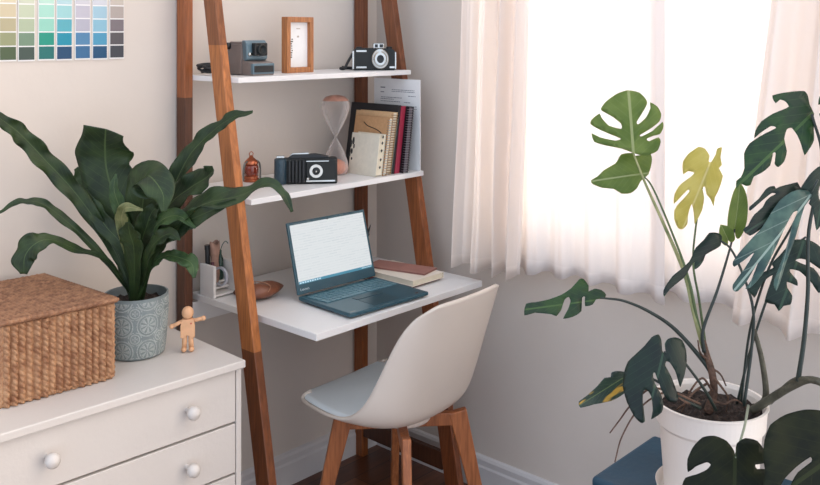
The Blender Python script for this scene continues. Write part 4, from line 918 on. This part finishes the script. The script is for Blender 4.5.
BLADES = {
  'upper_green': ((-0.565, -1.402, 1.289), (-0.554, -1.385, 1.434), (-0.727, -0.674, 0.134),
    [(-0.0004,-0.011),(-0.0272,0.064),(-0.0629,0.121),(-0.0898,0.187),(-0.0937,0.325),(-0.0761,0.257),(-0.0404,0.195),(-0.0271,0.221),(-0.0468,0.285),(-0.075,0.38),(-0.0945,0.473),(-0.0894,0.556),(-0.0726,0.636),(-0.0688,0.576),(-0.0527,0.439),(-0.0242,0.378),(-0.0248,0.467),(-0.044,0.58),(-0.0665,0.674),(-0.0682,0.724),(-0.0564,0.821),(-0.0297,0.939),(-0.0021,0.997),(0.0252,0.951),(0.0388,0.848),(0.0417,0.773),(0.031,0.651),(0.0132,0.483),(0.0165,0.442),(0.0358,0.551),(0.0482,0.697),(0.0491,0.786),(0.0652,0.718),(0.0726,0.592),(0.0655,0.47),(0.041,0.353),(0.0184,0.269),(0.0218,0.249),(0.048,0.326),(0.0735,0.468),(0.0739,0.37),(0.0656,0.273),(0.0509,0.252),(0.0337,0.207),(0.0391,0.166),(0.0615,0.225),(0.0665,0.15),(0.0578,0.015),(0.0406,-0.04),(0.0223,-0.06)]),
  'curled': ((-0.526, -1.393, 1.232), (-0.612, -1.322, 1.22), (-0.626, -0.701, 0.342),
    [(0.0527,0.259),(0.0522,0.018),(0.0446,-0.035),(0.0435,-0.38),(0.0213,-0.345),(-0.0032,-0.229),(-0.0092,-0.127),(-0.0185,-0.004),(-0.0319,0.094),(-0.0414,0.25),(-0.0398,0.452),(-0.026,0.593),(-0.0197,0.818),(-0.0075,0.997),(0.0023,1.012),(0.009,0.863),(0.0215,0.701),(0.0327,0.438),(0.0426,0.349)]),
  'yellow': ((-0.437, -1.526, 1.251), (-0.496, -1.493, 1.112), (-0.827, -0.513, 0.229),
    [(0.0368,-0.244),(0.0224,-0.255),(0.0069,-0.181),(0.0044,-0.101),(-0.0014,-0.102),(-0.0046,-0.24),(-0.0031,-0.328),(-0.0123,-0.375),(-0.0167,-0.223),(-0.0262,-0.123),(-0.0224,-0.061),(-0.037,0.024),(-0.0395,0.169),(-0.0395,0.295),(-0.0382,0.374),(-0.0428,0.502),(-0.0307,0.422),(-0.0187,0.381),(-0.0092,0.283),(-0.0054,0.319),(-0.0168,0.437),(-0.0232,0.62),(-0.0213,0.801),(-0.0195,0.857),(-0.0087,0.713),(0.0033,0.598),(0.002,0.745),(-0.005,0.9),(0.0001,1.0),(0.0106,1.012),(0.026,0.917),(0.0337,0.788),(0.0306,0.678),(0.025,0.585),(0.0187,0.44),(0.0231,0.428),(0.0326,0.582),(0.0402,0.706),(0.0467,0.573),(0.0449,0.44),(0.0392,0.347),(0.0279,0.223),(0.0246,0.152),(0.0387,0.167),(0.0457,0.238),(0.0541,0.135),(0.0569,0.05),(0.053,-0.074),(0.0441,-0.177)]),
  'large_right': ((-0.488, -1.781, 1.399), (-0.659, -1.699, 1.26), (-0.629, -0.684, 0.37),
    [(0.0819,0.159),(0.0622,0.006),(0.0432,-0.101),(0.0307,-0.086),(0.0157,-0.034),(-0.0032,-0.001),(-0.0091,0.045),(-0.0398,0.191),(-0.0455,0.286),(-0.0478,0.363),(-0.0294,0.318),(-0.009,0.272),(0.0082,0.259),(0.0131,0.308),(0.0033,0.384),(-0.0172,0.454),(-0.0282,0.545),(-0.0281,0.618),(-0.0185,0.618),(-0.005,0.539),(-0.0016,0.557),(-0.0151,0.659),(-0.0136,0.763),(-0.0087,0.835),(-0.0159,0.905),(-0.0111,0.943),(-0.0005,0.962),(-0.0024,1.019),(0.009,0.972),(0.0081,0.92),(0.0163,0.841),(0.0372,0.752),(0.0446,0.642),(0.0375,0.482),(0.0303,0.37),(0.0401,0.395),(0.0448,0.519),(0.0452,0.581),(0.0547,0.519),(0.0598,0.419),(0.0551,0.294),(0.0478,0.206),(0.0429,0.13),(0.0554,0.117),(0.0654,0.142),(0.0662,0.198)]),
  'drooping': ((-0.694, -1.543, 0.886), (-0.77, -1.548, 0.769), (-0.632, -0.639, 0.438),
    [(0.0175,-0.254),(0.0091,-0.18),(0.003,-0.038),(-0.0024,-0.01),(-0.0042,-0.046),(0.0006,-0.15),(-0.0039,-0.241),(-0.0184,-0.306),(-0.0349,-0.308),(-0.0472,-0.197),(-0.0538,-0.031),(-0.0556,0.172),(-0.0539,0.356),(-0.0462,0.299),(-0.0336,0.178),(-0.0175,0.091),(-0.0102,0.095),(-0.0108,0.161),(-0.0249,0.253),(-0.0444,0.406),(-0.0548,0.505),(-0.0503,0.593),(-0.0327,0.614),(-0.0147,0.51),(0.0065,0.31),(0.0098,0.345),(0.0019,0.452),(-0.0149,0.56),(-0.0261,0.682),(-0.0278,0.802),(-0.0166,0.906),(-0.0107,0.946),(-0.0089,0.827),(0.0012,0.653),(0.0137,0.585),(0.0197,0.626),(0.015,0.765),(-0.0001,0.999),(0.0078,1.044),(0.0242,0.988),(0.0439,0.841),(0.0592,0.654),(0.0652,0.44),(0.0633,0.279),(0.0529,0.147),(0.0398,-0.019),(0.0301,-0.178)]),
  'yellow_edged': ((-0.675, -1.445, 0.808), (-0.78, -1.391, 0.76), (-0.558, -0.725, 0.403),
    [(0.0042,-0.051),(0.0194,0.115),(0.0219,0.213),(0.015,0.264),(0.0204,0.368),(0.0137,0.563),(0.0083,0.831),(0.0068,0.982),(-0.0054,1.008),(-0.0141,0.765),(-0.0266,0.466),(-0.0279,0.18),(-0.017,0.048)]),
  'left_pointing': ((-0.639, -1.366, 0.955), (-0.793, -1.257, 0.943), (-0.56, -0.753, 0.347),
    [(0.0,-0.012),(0.0089,-0.044),(0.0195,0.001),(0.0252,0.089),(0.0212,0.171),(0.0334,0.158),(0.0493,0.201),(0.0505,0.255),(0.0333,0.381),(0.0217,0.521),(0.0148,0.697),(0.0129,0.867),(0.0119,0.981),(-0.0123,1.025),(-0.0097,0.889),(-0.018,0.689),(-0.023,0.631),(-0.0103,0.554),(0.0101,0.491),(0.0146,0.435),(0.0048,0.42),(-0.0122,0.472),(-0.0306,0.554),(-0.0292,0.426),(-0.0196,0.31),(0.0086,0.267),(0.0099,0.227),(-0.0101,0.249),(-0.0088,0.149),(0.001,0.095),(0.0012,0.039)]),
  'front_low': ((-0.805, -1.747, 0.768), (-0.856, -1.766, 0.638), (-0.698, -0.616, 0.364),
    [(-0.0005,0.007),(0.0016,-0.075),(0.0159,-0.186),(0.0384,-0.226),(0.0606,-0.182),(0.079,-0.035),(0.0878,0.121),(0.0851,0.276),(0.0716,0.187),(0.0529,0.117),(0.0453,0.139),(0.0526,0.209),(0.0712,0.29),(0.0885,0.35),(0.094,0.499),(0.0816,0.73),(0.0496,0.936),(0.0001,1.002),(-0.0426,0.798),(-0.064,0.535),(-0.0657,0.29),(-0.0618,0.088),(-0.0417,0.101),(-0.0385,0.05),(-0.0592,0.008),(-0.0572,-0.116),(-0.0412,-0.246),(-0.0189,-0.257),(-0.0032,-0.177),(-0.0009,-0.077)]),
  'front_right': ((-0.74, -1.936, 0.832), (-0.892, -1.86, 0.764), (-0.557, -0.643, 0.526),
    [(0.0697,0.088),(0.0851,0.216),(0.0948,0.401),(0.0954,0.604),(0.081,0.75),(0.0606,0.862),(0.0417,0.922),(0.0237,1.018),(-0.0045,1.067),(-0.0018,0.975),(0.0083,0.895),(0.0153,0.794),(0.0194,0.639),(0.0196,0.465),(0.013,0.481),(0.0117,0.655),(0.0014,0.796),(-0.0182,0.872),(-0.0548,0.746),(-0.0669,0.449),(-0.0493,0.078),(-0.001,-0.137),(0.0389,-0.064)]),
  'hanging_dark': ((-0.542, -1.797, 1.24), (-0.707, -1.735, 1.181), (-0.46, -0.684, 0.566),
    [(0.016,0.09),(0.0226,0.095),(0.0303,0.089),(0.0343,0.183),(0.0398,0.317),(0.0411,0.377),(0.0464,0.368),(0.0501,0.411),(0.0499,0.478),(0.0411,0.63),(0.037,0.787),(0.0298,0.809),(0.0329,0.673),(0.0361,0.551),(0.0374,0.451),(0.0322,0.424),(0.0329,0.501),(0.03,0.582),(0.0235,0.656),(0.0198,0.793),(0.0136,0.876),(0.0085,0.928),(0.0066,1.002),(-0.0096,0.983),(-0.0102,0.87),(-0.0078,0.767),(-0.0057,0.638),(-0.0043,0.498),(-0.0043,0.364),(-0.0046,0.271),(-0.0045,0.12),(-0.0051,0.013),(0.0095,0.015)]),
  'pale_sheen': ((-0.583, -1.811, 1.243), (-0.761, -1.735, 1.075), (-0.661, -0.622, 0.42),
    [(-0.0012,-0.015),(0.0219,0.04),(0.0337,0.115),(0.0396,0.223),(0.0375,0.353),(0.0343,0.488),(0.0363,0.615),(0.0375,0.745),(0.0357,0.845),(0.0276,0.868),(0.0202,0.752),(0.0161,0.684),(0.0112,0.825),(0.0088,0.973),(0.0011,1.003),(-0.0058,0.988),(-0.0066,0.881),(-0.0005,0.711),(-0.0114,0.863),(-0.0127,0.938),(-0.0188,0.905),(-0.0203,0.778),(-0.0151,0.657),(-0.0066,0.492),(0.0017,0.341),(0.0062,0.229),(0.0007,0.19),(-0.0053,0.297),(-0.0206,0.457),(-0.032,0.594),(-0.0417,0.733),(-0.0481,0.779),(-0.0583,0.793),(-0.054,0.722),(-0.0392,0.567),(-0.0266,0.399),(-0.0132,0.249),(-0.0034,0.119),(-0.0034,0.037)]),
  'back_dark': ((-0.46, -1.752, 1.118), (-0.532, -1.733, 0.979), (-0.719, -0.634, 0.286),
    [(0.0007,-0.023),(0.0199,0.033),(0.0292,0.158),(0.0386,0.326),(0.0479,0.451),(0.0416,0.49),(0.0462,0.53),(0.0578,0.604),(0.0708,0.78),(0.0748,0.875),(0.0555,0.961),(0.0534,0.872),(0.0517,0.728),(0.0387,0.594),(0.0372,0.716),(0.0341,0.957),(0.0134,0.942),(-0.0001,1.001),(-0.0052,0.91),(-0.0169,0.858),(-0.0136,0.743),(0.0006,0.671),(0.006,0.602),(-0.0066,0.596),(-0.0173,0.594),(-0.0119,0.525),(0.0061,0.463),(0.0079,0.425),(-0.0105,0.403),(-0.0273,0.441),(-0.0447,0.491),(-0.0627,0.567),(-0.0747,0.492),(-0.0565,0.375),(-0.0355,0.292),(-0.0141,0.295),(0.0036,0.287),(-0.0031,0.246),(-0.0194,0.224),(-0.0491,0.269),(-0.065,0.183),(-0.0543,0.043),(-0.0293,-0.031),(-0.0113,-0.044)]),
  'far_right': ((-0.544, -1.824, 1.28), (-0.615, -1.836, 1.184), (-0.599, -0.609, 0.519),
    [(0.0433,0.412),(0.0385,0.272),(0.0306,0.105),(0.0162,-0.083),(-0.0027,-0.189),(-0.0236,-0.124),(-0.0192,0.08),(-0.0,0.154),(0.009,0.292),(0.0061,0.471),(-0.0122,0.63),(-0.0083,0.855),(-0.0004,1.013),(0.0081,0.844),(0.017,0.658),(0.0241,0.618),(0.0202,0.451),(0.0302,0.395)]),
  'folded': ((-0.534, -1.599, 1.098), (-0.665, -1.53, 1.0), (-0.616, -0.721, 0.316),
    [(-0.0008,0.003),(0.0129,-0.078),(0.0251,-0.055),(0.0366,0.031),(0.0331,0.139),(0.0316,0.294),(0.0246,0.39),(0.0189,0.479),(0.0187,0.624),(0.0199,0.762),(0.0137,0.909),(0.0088,0.969),(-0.0016,1.003),(0.0019,0.886),(0.0009,0.719),(0.0005,0.635),(0.0077,0.51),(0.0109,0.42),(-0.0017,0.473),(-0.0035,0.395),(-0.0003,0.305),(0.0064,0.239),(0.0015,0.103)]),
}
TOV = lambda x, y, z: VIEW + Vector((x, y, z))
MS = leaf_mat('monstera painted sheen', rgb(70, 98, 86), rgb(140, 158, 146), .12, .28, c2=rgb(28, 58, 56), vfreq=4, spec=.5)  # pale teal sheen of a dark leaf is put into its colour
shaped(G, 'upper_green', ML, fold=.08, droop=.05, cup=.12, seed=1)
shaped(G, 'curled', ML, fold=.2, droop=.08, cup=.2, seed=2)
shaped(G, 'yellow', MY, fold=.15, droop=.1, cup=.15, seed=3)
monstera(G, (-0.434, -1.589, 1.119), (-0.444, -1.608, 1.223), .022, ML, VIEW, (sl(), sl()), fold=.5, droop=.1, seed=4)
monstera(G, (-0.483, -1.594, 1.1), (-0.502, -1.589, 1.134), .018, ML, VIEW, (sl(), sl()), fold=.4, seed=41)
shaped(G, 'folded', MDT, fold=.5, droop=.0, cup=.3, seed=5)
shaped(G, 'left_pointing', MM, fold=.15, droop=.0, cup=.1, seed=6)
shaped(G, 'drooping', MDT, fold=.1, droop=.15, cup=.35, seed=7)
shaped(G, 'yellow_edged', ME, fold=.15, droop=.0, cup=.1, seed=8)
shaped(G, 'large_right', MM, fold=.15, droop=.1, cup=.2, seed=9)
monstera(G, (-0.474, -1.841, 1.433), (-0.49, -1.913, 1.332), .07, MM, VIEW, (sl((.4, .05, .8, .05), (.6, .05, .8, .05)), sl((.4, .05, .8, .05))), fold=.1, droop=.2, seed=10)
shaped(G, 'hanging_dark', MDT, fold=.25, droop=.1, cup=.2, seed=11)
shaped(G, 'pale_sheen', MS, fold=.35, droop=.1, cup=.3, rip=.08, seed=12)
shaped(G, 'back_dark', MD, fold=.1, droop=.12, cup=.15, seed=13)
shaped(G, 'far_right', MD, fold=.2, droop=.1, cup=.2, seed=14)
shaped(G, 'front_low', MB2, fold=.06, droop=.1, cup=.12, seed=15)
shaped(G, 'front_right', MB2, fold=.06, droop=.1, cup=.12, seed=16)
ST = mat('green stalk', rgb(86, 104, 62), .4, .15, 30); SD = mat('dark stalk', rgb(46, 56, 50), .4, .15, 30); SB = mat('brown woody stem', rgb(112, 84, 68), .75, .25, 60, .6, 120); SP = mat('pale stalk', rgb(176, 172, 122), .45, .2, 18, c2=rgb(96, 112, 64)); SG = mat('grey brown stem', rgb(92, 88, 72), .6, .2, 40, .4, 100)
def stem(m, r0, r1, *pts, name='stalk'):
    b = MB(); b.tube(pts, lambda t: r0 + (r1 - r0) * t, 8); b.build(name, m, G, smooth=True)
g0 = MC + Vector((0, 0, .19))
stem(SP, .0065, .0022, (-0.492, -1.541, 0.846), (-0.498, -1.52, 0.925), (-0.494, -1.494, 1.012), (-0.509, -1.448, 1.124), (-0.538, -1.417, 1.218), (-0.561, -1.399, 1.289))
stem(ST, .0045, .0016, (-0.492, -1.541, 0.855), (-0.498, -1.527, 0.913), (-0.504, -1.513, 0.99), (-0.504, -1.484, 1.068), (-0.517, -1.425, 1.205), (-0.521, -1.391, 1.232))
stem(ST, .0035, .0016, (-0.479, -1.54, 0.842), (-0.471, -1.52, 0.947), (-0.471, -1.505, 1.042), (-0.45, -1.512, 1.176), (-0.437, -1.524, 1.251))
stem(SD, .0048, .0020, (-0.501, -1.546, 0.84), (-0.503, -1.544, 0.89), (-0.481, -1.567, 0.977), (-0.454, -1.582, 1.059), (-0.434, -1.589, 1.116))
stem(SD, .0040, .0022, (-0.498, -1.637, 0.742), (-0.496, -1.654, 0.88), (-0.505, -1.66, 0.965), (-0.511, -1.638, 1.041), (-0.518, -1.616, 1.089), (-0.534, -1.598, 1.109))
stem(SD, .0032, .0022, (-0.464, -1.616, 0.73), (-0.489, -1.647, 0.91), (-0.522, -1.7, 1.059), (-0.552, -1.757, 1.158), (-0.595, -1.827, 1.275))
stem(SD, .0032, .0022, (-0.45, -1.601, 0.722), (-0.457, -1.638, 0.866), (-0.466, -1.687, 1.012), (-0.46, -1.723, 1.094), (-0.457, -1.756, 1.127))
stem(SG, .0085, .0050, (-0.438, -1.644, 0.721), (-0.435, -1.661, 0.752), (-0.451, -1.659, 0.832), (-0.473, -1.65, 0.907))
stem(SD, .0055, .0030, (-0.479, -1.747, 0.82), (-0.48, -1.76, 0.911), (-0.485, -1.77, 1.021), (-0.494, -1.775, 1.151), (-0.486, -1.799, 1.301), (-0.5, -1.783, 1.397))
stem(SG, .0095, .0075, (-0.447, -1.634, 0.714), (-0.449, -1.676, 0.753), (-0.467, -1.73, 0.801), (-0.489, -1.78, 0.834), (-0.523, -1.847, 0.836), name='stem')
stem(SG, .0060, .0060, (-0.439, -1.672, 0.742), (-0.473, -1.739, 0.818), (-0.506, -1.806, 0.839), name='stem')
stem(SB, .0105, .0060, (-0.495, -1.552, 0.703), (-0.486, -1.562, 0.749), (-0.498, -1.563, 0.798), (-0.496, -1.551, 0.831), (-0.493, -1.54, 0.864), name='stem')
stem(SD, .0062, .0022, (-0.486, -1.562, 0.781), (-0.501, -1.546, 0.817), (-0.526, -1.489, 0.884), (-0.557, -1.441, 0.922), (-0.598, -1.396, 0.948), (-0.644, -1.361, 0.958))
stem(SD, .0040, .0022, (-0.521, -1.583, 0.724), (-0.555, -1.575, 0.773), (-0.605, -1.566, 0.828), (-0.653, -1.557, 0.874), (-0.692, -1.545, 0.889))
stem(SD, .0040, .0022, (-0.564, -1.566, 0.737), (-0.61, -1.545, 0.767), (-0.635, -1.518, 0.794), (-0.656, -1.481, 0.812), (-0.675, -1.445, 0.812))
stem(mat('pale grey stalk', rgb(132, 142, 122), .4, .1), .0030, .0022, (-0.482, -1.64, 0.738), (-0.612, -1.691, 0.778), (-0.715, -1.727, 0.788), (-0.805, -1.747, 0.767))
stem(SB, .0024, .0014, (-0.564, -1.566, 0.746), (-0.668, -1.541, 0.796), (-0.709, -1.497, 0.762), (-0.717, -1.459, 0.693), (-0.71, -1.437, 0.627), name='aerial_root')
stem(SB, .0024, .0014, (-0.598, -1.558, 0.754), (-0.696, -1.526, 0.809), (-0.72, -1.485, 0.771), (-0.72, -1.455, 0.728), (-0.726, -1.434, 0.695), name='aerial_root')
for pts in (((-0.498, -1.563, 0.757), (-0.533, -1.556, 0.792), (-0.56, -1.54, 0.765), (-0.554, -1.518, 0.712)), ((-0.497, -1.565, 0.789), (-0.502, -1.589, 0.77), (-0.483, -1.594, 0.743), (-0.467, -1.583, 0.703)), ((-0.496, -1.551, 0.822), (-0.526, -1.548, 0.847), (-0.529, -1.544, 0.874)), ((-0.495, -1.552, 0.808), (-0.496, -1.581, 0.798), (-0.477, -1.587, 0.767)), ((-0.498, -1.563, 0.735), (-0.499, -1.592, 0.734), (-0.481, -1.612, 0.743), (-0.443, -1.624, 0.712)), ((-0.498, -1.549, 0.767), (-0.535, -1.538, 0.757), (-0.56, -1.526, 0.734), (-0.544, -1.499, 0.708))):
    stem(SB, .0030, .0016, *pts, name='aerial_root')

# ---------------------------------------------------------------- light
def area(name, loc, rot, sx, sy, power, color):
    l = bpy.data.lights.new(name, 'AREA'); l.shape = 'RECTANGLE'; l.size = sx; l.size_y = sy; l.energy = power; l.color = color
    o = bpy.data.objects.new(name, l); COL.objects.link(o); o.location = loc; o.rotation_euler = rot; return o
area('daylight', (.75, -1.20, 1.75), (0, PI / 2 + .12, 0), 2.6, 2.4, 72, (1.0, .95, .90))
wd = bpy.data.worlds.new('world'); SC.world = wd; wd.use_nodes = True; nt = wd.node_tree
# cool ambient sky; the bright warm side is added as fill for the walls
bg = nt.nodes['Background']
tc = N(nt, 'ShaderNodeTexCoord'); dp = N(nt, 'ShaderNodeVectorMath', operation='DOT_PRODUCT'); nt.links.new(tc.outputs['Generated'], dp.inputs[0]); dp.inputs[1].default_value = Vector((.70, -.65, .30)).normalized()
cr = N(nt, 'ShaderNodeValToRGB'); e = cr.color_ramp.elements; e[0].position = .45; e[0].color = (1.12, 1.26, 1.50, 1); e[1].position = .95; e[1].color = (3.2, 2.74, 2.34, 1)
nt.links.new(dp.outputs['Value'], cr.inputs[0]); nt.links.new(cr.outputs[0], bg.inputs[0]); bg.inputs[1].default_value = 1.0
